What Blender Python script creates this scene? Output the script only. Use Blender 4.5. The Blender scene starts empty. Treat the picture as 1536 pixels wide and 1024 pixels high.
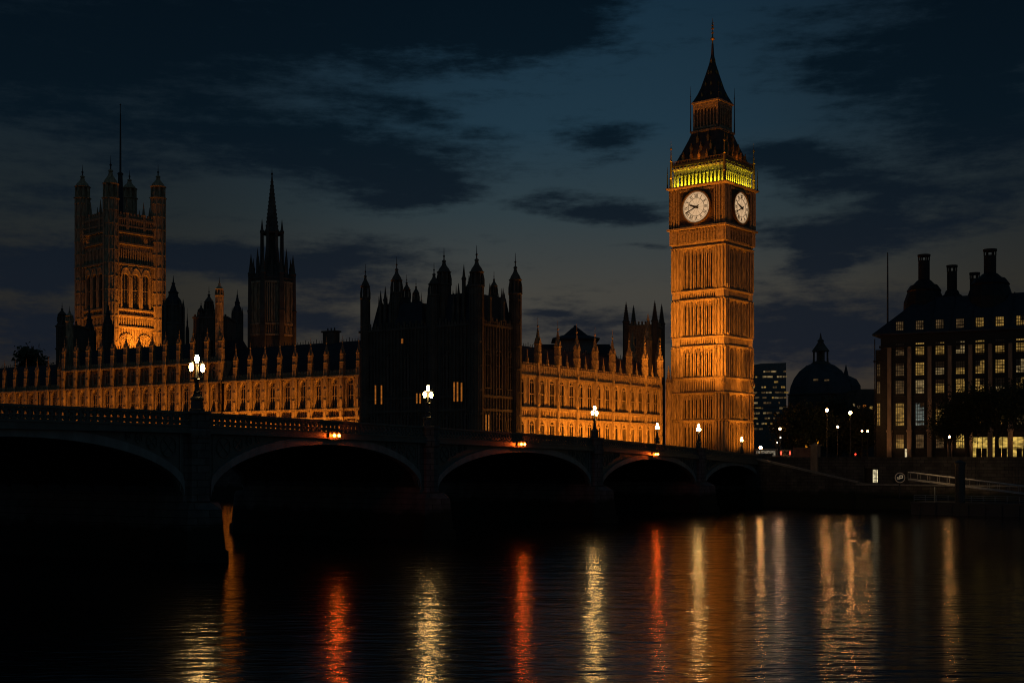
import bpy, math, random
from mathutils import Matrix, Vector
R = math.radians
sc = bpy.context.scene
COL = sc.collection
random.seed(7)

# ------------------------------------------------------------------ measures taken from the photograph
F, HZ, HC = 1925.0, 690.0, 8.2           # focal length (px at 1536 wide), horizon row, eye height above the water
def wx(px, Y): return (px - 768.0) / F * Y
def wz(py, Y): return HC + (HZ - py) / F * Y

# ------------------------------------------------------------------ camera
cam = bpy.data.cameras.new('camera'); camo = bpy.data.objects.new('camera', cam); COL.objects.link(camo)
camo.location = (0, 0, HC); camo.rotation_euler = (R(90), 0, 0)
cam.sensor_fit = 'HORIZONTAL'; cam.sensor_width = 36; cam.lens = 36 * F / 1536
cam.shift_y = (HZ - 512) / 1536; cam.clip_start = 0.5; cam.clip_end = 9000
sc.camera = camo

# ------------------------------------------------------------------ world: dusk sky with cloud banks
W = bpy.data.worlds.new('World'); sc.world = W; W.use_nodes = True
nt = W.node_tree; nt.nodes.clear()
def N(t, **k):
    n = nt.nodes.new(t)
    for a, b in k.items(): setattr(n, a, b)
    return n
def L(a, b): nt.links.new(a, b)
def M(op, a, b=None, c=None, clamp=False):
    n = N('ShaderNodeMath', operation=op); n.use_clamp = clamp
    for i, v in enumerate((a, b, c)):
        if v is None: continue
        if isinstance(v, (int, float)): n.inputs[i].default_value = v
        else: L(v, n.inputs[i])
    return n.outputs[0]
SUN_EL, SUN_AZ = R(-3.5), R(8)
sky = N('ShaderNodeTexSky', sky_type='NISHITA'); sky.sun_disc = False
sky.sun_elevation = SUN_EL; sky.sun_rotation = SUN_AZ
tc = N('ShaderNodeTexCoord'); sep = N('ShaderNodeSeparateXYZ'); L(tc.outputs['Generated'], sep.inputs[0])
az = M('MULTIPLY', M('ARCTAN2', sep.outputs[0], sep.outputs[1]), 57.2958)
el = M('MULTIPLY', M('ARCSINE', sep.outputs[2]), 57.2958)
ang = N('ShaderNodeCombineXYZ'); L(az, ang.inputs[0]); L(el, ang.inputs[1])
# cloud edge wobble
mp = N('ShaderNodeMapping'); mp.inputs['Scale'].default_value = (0.085, 0.42, 1); L(ang.outputs[0], mp.inputs[0])
nz = N('ShaderNodeTexNoise'); nz.inputs['Scale'].default_value = 1.0; nz.inputs['Detail'].default_value = 8; nz.inputs['Roughness'].default_value = 0.6
L(mp.outputs[0], nz.inputs['Vector'])
vs = N('ShaderNodeVectorMath', operation='SUBTRACT'); L(nz.outputs['Color'], vs.inputs[0]); vs.inputs[1].default_value = (.5, .5, .5)
vm = N('ShaderNodeVectorMath', operation='MULTIPLY'); L(vs.outputs[0], vm.inputs[0]); vm.inputs[1].default_value = (9, 3.6, 0)
va = N('ShaderNodeVectorMath', operation='ADD'); L(ang.outputs[0], va.inputs[0]); L(vm.outputs[0], va.inputs[1])
def blob(px, py, sx, sy, amp):           # a cloud bank at a bearing and height of the sky, extents in degrees
    t = (px - 768) / F; a = math.degrees(math.atan(t)); e = math.degrees(math.atan((HZ - py) / F * math.cos(math.atan(t))))
    s = 57.3 / F
    m = N('ShaderNodeMapping', vector_type='TEXTURE'); m.inputs['Location'].default_value = (a, e, 0); m.inputs['Scale'].default_value = (sx * s, sy * s, 1)
    L(va.outputs[0], m.inputs[0])
    g = N('ShaderNodeTexGradient', gradient_type='SPHERICAL'); L(m.outputs[0], g.inputs[0])
    return M('MULTIPLY', g.outputs['Fac'], amp)
tot = None
for b in [(130, 80, 520, 130, 1.25), (520, 30, 480, 95, 1.0), (740, 15, 340, 70, 1.1), (640, 150, 170, 34, .75), (690, 105, 120, 22, .5), (40, 300, 240, 220, .55), (560, 240, 260, 95, 1.25), (330, 215, 240, 60, .8), (850, 60, 200, 80, .6),
          (1450, 150, 250, 165, 1.3), (1220, 120, 120, 50, .7), (1500, 20, 420, 80, 1.1), (920, 218, 130, 36, 1.1), (905, 312, 150, 38, 1.35),
          (1215, 258, 120, 46, 1.35), (1335, 297, 90, 34, 1.0), (1265, 350, 210, 48, 1.4), (1235, 395, 80, 34, 1.1), (1500, 310, 120, 50, .9),
          (430, 390, 330, 50, 1.3), (200, 372, 240, 36, .9), (480, 470, 150, 54, 1.1), (640, 300, 120, 40, .8), (40, 500, 200, 90, 1.0),
          (1250, 490, 330, 95, 1.35), (885, 480, 170, 48, .9), (820, 462, 60, 14, .8), (960, 380, 60, 12, .6), (60, 400, 160, 40, .8), (640, 520, 240, 44, .8)]:
    q = blob(*b); tot = q if tot is None else M('ADD', tot, q)
fine = N('ShaderNodeTexNoise'); fine.inputs['Scale'].default_value = 2.6; fine.inputs['Detail'].default_value = 9; fine.inputs['Roughness'].default_value = .62
L(mp.outputs[0], fine.inputs['Vector'])
rag = N('ShaderNodeTexNoise'); rag.inputs['Scale'].default_value = 7.5; rag.inputs['Detail'].default_value = 8; rag.inputs['Roughness'].default_value = .7
mp2 = N('ShaderNodeMapping'); mp2.inputs['Scale'].default_value = (.14, .40, 1); L(ang.outputs[0], mp2.inputs[0]); L(mp2.outputs[0], rag.inputs['Vector'])
dens = M('ADD', M('ADD', tot, M('MULTIPLY', M('SUBTRACT', fine.outputs['Fac'], .5), 1.8)), M('MULTIPLY', M('SUBTRACT', rag.outputs['Fac'], .5), .95))
cov = N('ShaderNodeMapRange', interpolation_type='SMOOTHSTEP'); L(dens, cov.inputs[0])
cov.inputs[1].default_value = .08; cov.inputs[2].default_value = 1.0
ramp = N('ShaderNodeValToRGB'); cr = ramp.color_ramp
elr = M('DIVIDE', el, 40.0); L(elr, ramp.inputs[0])
stops = [(0.0, (.023, .023, .030)), (.11, (.033, .031, .031)), (.185, (.038, .0365, .032)), (.27, (.0175, .0325, .040)), (.36, (.0070, .0265, .044)), (.50, (.0034, .0185, .0350)), (.7, (.004, .015, .027)), (1., (.004, .014, .025))]
cr.elements[0].position = 0; cr.elements[0].color = (*stops[0][1], 1); cr.elements[1].position = 1; cr.elements[1].color = (*stops[-1][1], 1)
for p, c in stops[1:-1]:
    e = cr.elements.new(p); e.color = (*c, 1)
# the glow stands over the west, the sky dims away from it
hor = N('ShaderNodeMapRange', interpolation_type='SMOOTHSTEP'); L(M('ABSOLUTE', M('SUBTRACT', az, 3.0)), hor.inputs[0])
hor.inputs[1].default_value = 2; hor.inputs[2].default_value = 20; hor.inputs[3].default_value = 1.1; hor.inputs[4].default_value = .36
back_lift = N('ShaderNodeMapRange', interpolation_type='SMOOTHSTEP'); L(M('ABSOLUTE', az), back_lift.inputs[0])      # added glow: sky behind the camera raised to lift the bridge face
back_lift.inputs[1].default_value = 60; back_lift.inputs[2].default_value = 110; back_lift.inputs[3].default_value = 0; back_lift.inputs[4].default_value = 1.0
base = N('ShaderNodeVectorMath', operation='SCALE'); L(ramp.outputs[0], base.inputs[0]); L(M('ADD', hor.outputs[0], back_lift.outputs[0]), base.inputs['Scale'])
skys = N('ShaderNodeVectorMath', operation='SCALE'); L(sky.outputs[0], skys.inputs[0]); skys.inputs['Scale'].default_value = .05
clear = N('ShaderNodeVectorMath', operation='ADD'); L(base.outputs[0], clear.inputs[0]); L(skys.outputs[0], clear.inputs[1])
cld = N('ShaderNodeValToRGB'); L(elr, cld.inputs[0]); c2 = cld.color_ramp
c2.elements[0].position = 0; c2.elements[0].color = (.0088, .0115, .0205, 1); c2.elements[1].position = .60; c2.elements[1].color = (.0007, .0034, .0072, 1)
e = c2.elements.new(.2); e.color = (.0058, .0100, .0175, 1); e = c2.elements.new(.36); e.color = (.0020, .0068, .0125, 1)
mix = N('ShaderNodeMix', data_type='RGBA'); L(M('MULTIPLY', cov.outputs[0], .92), mix.inputs[0]); L(clear.outputs[0], mix.inputs[6]); L(cld.outputs[0], mix.inputs[7])
bg = N('ShaderNodeBackground'); bg.inputs['Strength'].default_value = 1.0; L(mix.outputs[2], bg.inputs[0])
wo = N('ShaderNodeOutputWorld'); L(bg.outputs[0], wo.inputs[0])

# last light from below the western skyline
sl = bpy.data.lights.new('sun', 'SUN'); sl.energy = .004; sl.angle = R(12); sl.color = (1, .8, .6)
so = bpy.data.objects.new('sun', sl); COL.objects.link(so); so.rotation_euler = (R(86), 0, R(172))

sc.view_settings.view_transform = 'Standard'; sc.view_settings.look = 'None'; sc.view_settings.exposure = 0; sc.view_settings.gamma = 1
sc.view_settings.use_curve_mapping = False
sc.cycles.filter_width = 1.1; sc.cycles.max_bounces = 6; sc.cycles.sample_clamp_indirect = 4; sc.cycles.use_denoising = True; sc.cycles.denoising_input_passes = 'RGB_ALBEDO_NORMAL'; sc.cycles.denoising_prefilter = 'ACCURATE'; sc.cycles.use_adaptive_sampling = False

# ------------------------------------------------------------------ materials
def mat(name, col, rough=.8, metal=0, var=.35, scale=1.5, stretch=(1, 1, 1), bump=0, spec=.3, bscale=6):
    m = bpy.data.materials.new(name); m.use_nodes = True; t = m.node_tree; b = t.nodes['Principled BSDF']
    b.inputs['Roughness'].default_value = rough; b.inputs['Metallic'].default_value = metal; b.inputs['Specular IOR Level'].default_value = spec
    co = t.nodes.new('ShaderNodeTexCoord'); mpn = t.nodes.new('ShaderNodeMapping'); mpn.inputs['Scale'].default_value = stretch
    t.links.new(co.outputs['Object'], mpn.inputs[0])
    n = t.nodes.new('ShaderNodeTexNoise'); n.inputs['Scale'].default_value = scale; n.inputs['Detail'].default_value = 6; n.inputs['Roughness'].default_value = .65
    t.links.new(mpn.outputs[0], n.inputs['Vector'])
    r = t.nodes.new('ShaderNodeValToRGB'); t.links.new(n.outputs['Fac'], r.inputs[0])
    lo = tuple(c * (1 - var) for c in col); hi = tuple(min(1, c * (1 + var)) for c in col)
    r.color_ramp.elements[0].position = .32; r.color_ramp.elements[0].color = (*lo, 1); r.color_ramp.elements[1].position = .68; r.color_ramp.elements[1].color = (*hi, 1)
    t.links.new(r.outputs[0], b.inputs['Base Color'])
    if bump:
        n2 = t.nodes.new('ShaderNodeTexNoise'); n2.inputs['Scale'].default_value = bscale; n2.inputs['Detail'].default_value = 4
        t.links.new(co.outputs['Object'], n2.inputs['Vector'])
        bp = t.nodes.new('ShaderNodeBump'); bp.inputs['Strength'].default_value = 1; bp.inputs['Distance'].default_value = bump
        t.links.new(n2.outputs['Fac'], bp.inputs['Height']); t.links.new(bp.outputs[0], b.inputs['Normal'])
    return m
def coursed(m, bw, bh, mortar=.03):                          # block joints, weed and a tide line on a stone wall
    t = m.node_tree; b = t.nodes['Principled BSDF']; col = b.inputs['Base Color'].links[0].from_socket
    co = t.nodes.new('ShaderNodeTexCoord'); sp = t.nodes.new('ShaderNodeSeparateXYZ'); t.links.new(co.outputs['Object'], sp.inputs[0])
    cb = t.nodes.new('ShaderNodeCombineXYZ'); t.links.new(sp.outputs[0], cb.inputs[0]); t.links.new(sp.outputs[2], cb.inputs[1])
    br_ = t.nodes.new('ShaderNodeTexBrick'); br_.inputs['Scale'].default_value = 1; br_.inputs['Brick Width'].default_value = bw; br_.inputs['Row Height'].default_value = bh; br_.inputs['Mortar Size'].default_value = mortar
    br_.inputs['Color1'].default_value = (1, 1, 1, 1); br_.inputs['Color2'].default_value = (.62, .62, .62, 1); br_.inputs['Mortar'].default_value = (.22, .22, .22, 1); t.links.new(cb.outputs[0], br_.inputs['Vector'])
    mx = t.nodes.new('ShaderNodeMix'); mx.data_type = 'RGBA'; mx.blend_type = 'MULTIPLY'; mx.inputs[0].default_value = 1; t.links.new(col, mx.inputs[6]); t.links.new(br_.outputs[0], mx.inputs[7])
    n = t.nodes.new('ShaderNodeTexNoise'); n.inputs['Scale'].default_value = .8; t.links.new(co.outputs['Object'], n.inputs['Vector'])
    ad = t.nodes.new('ShaderNodeMath'); ad.operation = 'MULTIPLY_ADD'; t.links.new(n.outputs['Fac'], ad.inputs[0]); ad.inputs[1].default_value = 1.6; t.links.new(sp.outputs[2], ad.inputs[2])
    mr = t.nodes.new('ShaderNodeMapRange'); mr.inputs[1].default_value = 3.4; mr.inputs[2].default_value = 4.0; t.links.new(ad.outputs[0], mr.inputs[0])
    m2 = t.nodes.new('ShaderNodeMix'); m2.data_type = 'RGBA'; t.links.new(mr.outputs[0], m2.inputs[0]); m2.inputs[6].default_value = (.018, .022, .012, 1); t.links.new(mx.outputs[2], m2.inputs[7])
    t.links.new(m2.outputs[2], b.inputs['Base Color'])
def glow(name, col, s, var=0, scale=2.0):
    m = bpy.data.materials.new(name); m.use_nodes = True; t = m.node_tree; b = t.nodes['Principled BSDF']
    b.inputs['Base Color'].default_value = (.1, .09, .07, 1); b.inputs['Roughness'].default_value = .3
    b.inputs['Emission Color'].default_value = (*col, 1); b.inputs['Emission Strength'].default_value = s
    if var:
        co = t.nodes.new('ShaderNodeTexCoord'); oi = t.nodes.new('ShaderNodeObjectInfo')
        ad = t.nodes.new('ShaderNodeVectorMath'); ad.operation = 'ADD'; t.links.new(co.outputs['Object'], ad.inputs[0])
        sc_ = t.nodes.new('ShaderNodeVectorMath'); sc_.operation = 'SCALE'; t.links.new(oi.outputs['Location'], sc_.inputs[0]); sc_.inputs['Scale'].default_value = 3.7
        t.links.new(sc_.outputs[0], ad.inputs[1]); st_ = t.nodes.new('ShaderNodeVectorMath'); st_.operation = 'MULTIPLY'; st_.inputs[1].default_value = (.8, .8, 1.9); t.links.new(ad.outputs[0], st_.inputs[0])
        n = t.nodes.new('ShaderNodeTexNoise'); n.inputs['Scale'].default_value = scale; n.inputs['Detail'].default_value = 3; t.links.new(st_.outputs[0], n.inputs['Vector'])
        mr = t.nodes.new('ShaderNodeMapRange'); mr.inputs[1].default_value = .36; mr.inputs[2].default_value = .66
        mr.inputs[3].default_value = s * (1 - var); mr.inputs[4].default_value = s * (1 + var); t.links.new(n.outputs['Fac'], mr.inputs[0])
        t.links.new(mr.outputs[0], b.inputs['Emission Strength'])
    return m
STONE = mat('limestone', (.36, .27, .16), .85, var=.62, scale=1.0, stretch=(2.6, 2.6, .5), bump=.05, bscale=4)
STONE2 = mat('carved_limestone', (.30, .22, .13), .85, var=.6, scale=2.2, bump=.06, bscale=3)
DARKST = mat('unlit_stone', (.11, .09, .07), .9, var=.35, scale=.4, bump=.03)  # stone with the shade of unlit fronts put into its colour
SLATE = mat('slate', (.035, .037, .045), .6, var=.3, scale=1, bump=.02)
IRON = mat('cast_iron_roof', (.05, .042, .036), .5, var=.4, scale=1.2, bump=.02)
GILT = mat('gilding', (.36, .21, .06), .4, metal=.6, var=.3)
LEAD = mat('dark_lead', (.04, .04, .045), .5, metal=.3)
GLASS = mat('dark_window_glass', (.012, .012, .014), .12, var=.2, spec=.5)
PAINT = mat('green_bridge_paint', (.10, .12, .10), .42, var=.25, scale=.8, bump=.01, spec=.5)
PAINTL = mat('pale_bridge_paint', (.22, .235, .21), .45, var=.3, scale=.7, stretch=(1, 1, .3), bump=.01, spec=.5)
GRANITE = mat('granite', (.15, .138, .12), .8, var=.4, scale=.7, stretch=(1, 1, .4), bump=.05, bscale=2)
WALLST = mat('embankment_granite', (.085, .076, .066), .85, var=.45, scale=.5, stretch=(1, 1, .5), bump=.05, bscale=1.5)
coursed(WALLST, 1.3, .55); coursed(GRANITE, 1.4, .6)
ASPH = mat('asphalt', (.05, .05, .05), .8, var=.2, scale=3)
GROUND = mat('bank_ground', (.045, .043, .038), .95, var=.4, scale=.15)
BRICK = mat('reddish_stone', (.22, .11, .075), .85, var=.3, scale=1.2)
PALEST = mat('pale_coping_stone', (.20, .19, .17), .8, var=.3, scale=1.5, bump=.03)
PHST = mat('sandstone_pier', (.30, .21, .14), .85, var=.3, scale=.8, stretch=(1, 1, .4), bump=.03)
BRONZE = mat('dark_bronze', (.028, .024, .02), .5, metal=.3, var=.3)
CONC = mat('grey_concrete', (.20, .185, .165), .8, var=.2)
COPPER = mat('lead_dome', (.06, .062, .066), .6, var=.3, scale=.5)
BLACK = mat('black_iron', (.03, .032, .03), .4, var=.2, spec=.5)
STEEL = mat('pier_steel', (.32, .31, .29), .4)
BARK = mat('bark', (.05, .038, .028), .9, bump=.03)
LEAF = mat('foliage', (.04, .05, .022), .7, var=.5, scale=.6)
OPAL = glow('opal_lamp_glass', (1, .58, .18), 100)
OPAL3 = glow('opal_small_lamp_glass', (1, .62, .22), 30)
OPAL4 = glow('opal_dim_street_glass', (1, .58, .25), 28)
OPAL2 = glow('opal_street_glass', (1, .46, .13), 120)
AMBER = glow('amber_signal_lens', (1, .12, .008), 140)
DIAL = glow('backlit_opal_dial', (1, .64, .345), .60, var=.06, scale=.6)
WINY = glow('lit_window_yellow', (1, .58, .13), .20, var=.75, scale=1.1)
WINW = glow('lit_window_pale', (1, .70, .30), .15, var=.7, scale=1.0)
WIND = glow('dim_window', (1, .60, .24), .055, var=.8, scale=1.1)
WINO = glow('lit_window_amber', (1, .30, .03), .26, var=.4)
WING = glow('lit_shop_window', (1, .64, .13), .46, var=.75, scale=.9)
WINC = glow('lit_window_cool', (.70, .85, .75), .10, var=.8, scale=1.0)
RED = glow('red_signal_lens', (1, .04, .02), 5)
WHITE = glow('white_signal_lens', (1, .9, .7), 6)

# ------------------------------------------------------------------ builder
class MB:
    def __init__(s): s.v = []; s.f = []; s.m = None
    def add(s, vs, fs):
        o = len(s.v)
        if s.m is not None: vs = [tuple(s.m @ Vector(p)) for p in vs]
        s.v += vs; s.f += [tuple(i + o for i in f) for f in fs]
        return s
    def box(s, x0, x1, y0, y1, z0, z1):
        return s.add([(x0, y0, z0), (x1, y0, z0), (x1, y1, z0), (x0, y1, z0), (x0, y0, z1), (x1, y0, z1), (x1, y1, z1), (x0, y1, z1)],
              [(0, 3, 2, 1), (4, 5, 6, 7), (0, 1, 5, 4), (1, 2, 6, 5), (2, 3, 7, 6), (3, 0, 4, 7)])
    def lathe(s, cx, cy, prof, n=8, rot=0):                 # prof [(z, r)...]; r measured to the flats for n == 4
        k = 1 / math.cos(math.pi / n) if n <= 8 else 1
        vs = []
        for z, r in prof:
            for i in range(n):
                a = rot + (i + .5) * 2 * math.pi / n
                vs.append((cx + r * k * math.cos(a), cy + r * k * math.sin(a), z))
        fs = []
        for j in range(len(prof) - 1):
            for i in range(n):
                a, b = j * n + i, j * n + (i + 1) % n
                fs.append((a, b, b + n, a + n))
        fs.append(tuple(reversed(range(n)))); fs.append(tuple(range((len(prof) - 1) * n, len(prof) * n)))
        return s.add(vs, fs)
    def ring(s, h, z0, z1, t):                              # square band standing proud of a square shaft
        return s.lathe(0, 0, [(z0, h), (z0 + .001, h + t), (z1, h + t), (z1 + .001, h)], 4)
    def prism(s, poly, y0, y1):                             # polygon in x-z, thickness in y (poly counter-clockwise seen from -y)
        n = len(poly)
        vs = [(x, y0, z) for x, z in poly] + [(x, y1, z) for x, z in poly]
        fs = [tuple(range(n)), tuple(reversed(range(n, 2 * n)))] + [(i, i + n, (i + 1) % n + n, (i + 1) % n) for i in range(n)]
        return s.add(vs, fs)
    def tube(s, pts, r, n=6, r1=None):
        pts = [Vector(p) for p in pts]; vs = []; m = len(pts)
        for i, p in enumerate(pts):
            d = (pts[min(i + 1, m - 1)] - pts[max(i - 1, 0)]).normalized()
            u = d.orthogonal().normalized() if abs(d.z) < .99 else Vector((1, 0, 0)); w = d.cross(u)
            rr = r if r1 is None else r + (r1 - r) * i / (m - 1)
            for k in range(n):
                a = 2 * math.pi * k / n; q = p + u * (rr * math.cos(a)) + w * (rr * math.sin(a)); vs.append(tuple(q))
        fs = [(j * n + i, j * n + (i + 1) % n, (j + 1) * n + (i + 1) % n, (j + 1) * n + i) for j in range(m - 1) for i in range(n)]
        fs += [tuple(reversed(range(n))), tuple(range((m - 1) * n, m * n))]
        return s.add(vs, fs)
    def archhead(s, x0, x1, zs, zt, y0, y1, n=6):           # masonry above a pointed arch springing at zs, filled up to zt
        c = (x0 + x1) / 2; h = (x1 - x0) / 2; rise = min(zt - zs - .05, h * 1.35)
        L_ = [(x0 + h * (1 - math.cos(math.pi / 2 * i / n)) ** 1.0, zs + rise * math.sin(math.pi / 2 * i / n) ** .85) for i in range(n + 1)]
        for i in range(n):
            (a, za), (b, zb) = L_[i], L_[i + 1]
            s.prism([(a, za), (b, zb), (b, zt), (a, zt)], y0, y1)
            s.prism([(2 * c - b, zb), (2 * c - a, za), (2 * c - a, zt), (2 * c - b, zt)], y0, y1)
        return s
    def mesh(s, name, m, smooth=False):
        me = bpy.data.meshes.new(name); me.from_pydata(s.v, [], s.f); me.materials.append(m); me.update()
        if smooth: me.shade_smooth()
        return me
    def build(s, name, m, parent=None, loc=None, smooth=False):
        return put(name, s.mesh(name, m, smooth), parent, loc)
def put(name, me, parent=None, loc=None, rz=0):
    o = bpy.data.objects.new(name, me); COL.objects.link(o)
    if parent: o.parent = parent
    if loc: o.location = loc
    if rz: o.rotation_euler = (0, 0, rz)
    return o
def copy_tree(o, parent=None):
    c = o.copy(); COL.objects.link(c); c.parent = parent
    for ch in o.children: copy_tree(ch, c)
    return c
def thing(name, label, cat, loc, rz=0, group=None):
    o = bpy.data.objects.new(name, None); COL.objects.link(o); o.location = loc; o.rotation_euler = (0, 0, rz); o.empty_display_size = .5
    return tag(o, label, cat, group)
def tag(o, label, cat, group=None):
    o['label'] = label; o['category'] = cat
    if group: o['group'] = group
    return o
def struct(o): o['kind'] = 'structure'; return o
def lamp(kind, name, loc, target, energy, color, **k):
    d = bpy.data.lights.new(name, kind); d.energy = energy; d.color = color
    for a, b in k.items(): setattr(d, a, b)
    o = bpy.data.objects.new(name, d); COL.objects.link(o); o.location = loc
    v = Vector(target) - Vector(loc); o.rotation_euler = v.to_track_quat('-Z', 'Y').to_euler()
    return o
SOD = (1, .312, .026)                                          # sodium floodlight
def strip(p0, p1, target_mid, energy, width=.5, color=SOD):  # a row of floodlights from p0 to p1
    p0, p1, t = Vector(p0), Vector(p1), Vector(target_mid); mid = (p0 + p1) / 2
    d = bpy.data.lights.new('floodlight_row', 'AREA'); d.shape = 'RECTANGLE'; d.size = (p1 - p0).length; d.size_y = width; d.energy = energy; d.color = color
    o = bpy.data.objects.new('floodlight_row', d); COL.objects.link(o)
    z = -(t - mid).normalized(); x = (p1 - p0).normalized(); y = z.cross(x).normalized(); x = y.cross(z)
    o.matrix_world = Matrix.Translation(mid) @ Matrix((x, y, z)).transposed().to_4x4()
    return o
def pools(fn, a, b_, out, z, tz, n, energy, seed):           # one floodlight to each bay, no two quite alike
    rnd = random.Random(seed); st = (b_ - a) / n
    for i in range(n):
        m = a + (i + .5) * st + rnd.uniform(-.3, .3); k = energy / n * rnd.uniform(.62, 1.38)
        strip(fn(m - st * .28, out, z), fn(m + st * .28, out, z), fn(m + rnd.uniform(-.8, .8), .6, tz), k, .4)
def RZ(a): return Matrix.Rotation(a, 4, 'Z')

# ------------------------------------------------------------------ water and ground
wm = bpy.data.materials.new('river_water'); wm.use_nodes = True; t = wm.node_tree; b = t.nodes['Principled BSDF']
b.inputs['Base Color'].default_value = (.004, .0055, .006, 1); b.inputs['Roughness'].default_value = .14; b.inputs['IOR'].default_value = 1.33
co = t.nodes.new('ShaderNodeTexCoord')
def wn(scale, det, rot, st):
    m_ = t.nodes.new('ShaderNodeMapping'); m_.inputs['Scale'].default_value = st; m_.inputs['Rotation'].default_value = (0, 0, rot); t.links.new(co.outputs['Object'], m_.inputs[0])
    n_ = t.nodes.new('ShaderNodeTexNoise'); n_.inputs['Scale'].default_value = scale; n_.inputs['Detail'].default_value = det; n_.inputs['Roughness'].default_value = .55
    t.links.new(m_.outputs[0], n_.inputs['Vector']); return n_.outputs['Fac']
def bumpn(h, dist, prev=None):
    bp = t.nodes.new('ShaderNodeBump'); bp.inputs['Distance'].default_value = dist; bp.inputs['Strength'].default_value = 1; t.links.new(h, bp.inputs['Height'])
    if prev: t.links.new(prev, bp.inputs['Normal'])
    return bp.outputs[0]
b0 = bumpn(wn(.2, 2, -.12, (.4, 1.4, 1)), .13); b2 = bumpn(wn(.95, 3, .1, (.52, 1.4, 1)), .078, b0)
t.links.new(b2, b.inputs['Normal'])
wmb = MB(); wmb.add([(-1500, -60, 0), (700, -60, 0), (700, 900, 0), (-1500, 900, 0)], [(0, 1, 2, 3)])
struct(wmb.build('river_water', wm))
TH = math.atan2(.872, .489)                                   # bearing of the bridge
d_ = Vector((math.cos(TH), math.sin(TH))); nrm = Vector((-d_.y, d_.x))
YA = 105.0; A = Vector((wx(295, YA), YA)); BW = 24.0
def br(s, y=0): p = A + d_ * s + nrm * y; return p.x, p.y
e0 = Vector(br(146, 0)); e1 = Vector(br(146, BW)); qd = Vector((.8, -.6))
far = e0 + qd * 260
gp = [tuple(far), tuple(e0), tuple(e1), (-4.0, 230.5), (-4 - .829 * 230, 230.5 + .559 * 230), (-1400, 1150), (-2500, 4500), (2600, 4500), (2600, 60)]
g = MB(); g.add([(x, y, 7.9) for x, y in gp], [tuple(reversed(range(len(gp))))]); struct(g.build('ground', GROUND))

def river_wall(label, p, q):                                  # thick stone wall with a parapet from p to q
    p, q = Vector(p), Vector(q); dv = q - p; T = thing('terrace_wall', label, 'wall', (p.x, p.y, 0), math.atan2(dv.y, dv.x)); Ln = dv.length
    w = MB(); w.box(0, Ln, 0, 1.0, -3, 8.9); w.build('wall', WALLST, T); c = MB(); c.box(-.1, Ln + .1, -.15, 1.15, 8.9, 9.15); c.build('coping', WALLST, T)
river_wall('dark river wall between the bridge end and the turreted block', (-4.0, 230.5), tuple(e1))
river_wall('long dark terrace wall at the foot of the riverside wings', (-4 - .829 * 230, 230.5 + .559 * 230), (-4.1, 230.55))

# ------------------------------------------------------------------ gothic pieces
def crocket_spire(mb, cx, cy, z0, z1, r, n=4, bumps=5):
    mb.lathe(cx, cy, [(z0, r), (z0 + .03 * (z1 - z0), r * 1.12), (z0 + .07 * (z1 - z0), r * .86), (z1, r * .06)], n)
    for i in range(bumps):
        f = (i + 1) / (bumps + 1); z = z0 + f * (z1 - z0) * .9; rr = r * (.88 - .8 * f); k = r * .16
        for a in range(4):
            x, y = cx + rr * math.cos(a * math.pi / 2 + math.pi / 4) * 1.25, cy + rr * math.sin(a * math.pi / 2 + math.pi / 4) * 1.25
            mb.box(x - k, x + k, y - k, y + k, z, z + k * 2.2)
def pinnacle_mesh(name, r, h_shaft, h_spire, m=None):
    mb = MB(); mb.lathe(0, 0, [(0, r), (h_shaft * .48, r), (h_shaft * .5, r * 1.12), (h_shaft * .54, r * .9), (h_shaft, r * .9), (h_shaft + .05, r * 1.15), (h_shaft + .2, r * 1.1)], 4)
    for k in range(4):                                        # gablets
        mb.m = RZ(k * math.pi / 2)
        mb.prism([(-r * .9, h_shaft + .2), (r * .9, h_shaft + .2), (0, h_shaft + .2 + r * 2)], -r * 1.08, -r * .3)
    mb.m = None
    crocket_spire(mb, 0, 0, h_shaft + .2, h_shaft + h_spire, r * .8)
    mb.lathe(0, 0, [(h_shaft + h_spire - .3, .03), (h_shaft + h_spire, r * .3), (h_shaft + h_spire + .25, .04), (h_shaft + h_spire + .5 * h_spire, .02)], 4)
    return mb.mesh(name, m or STONE2)
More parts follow.
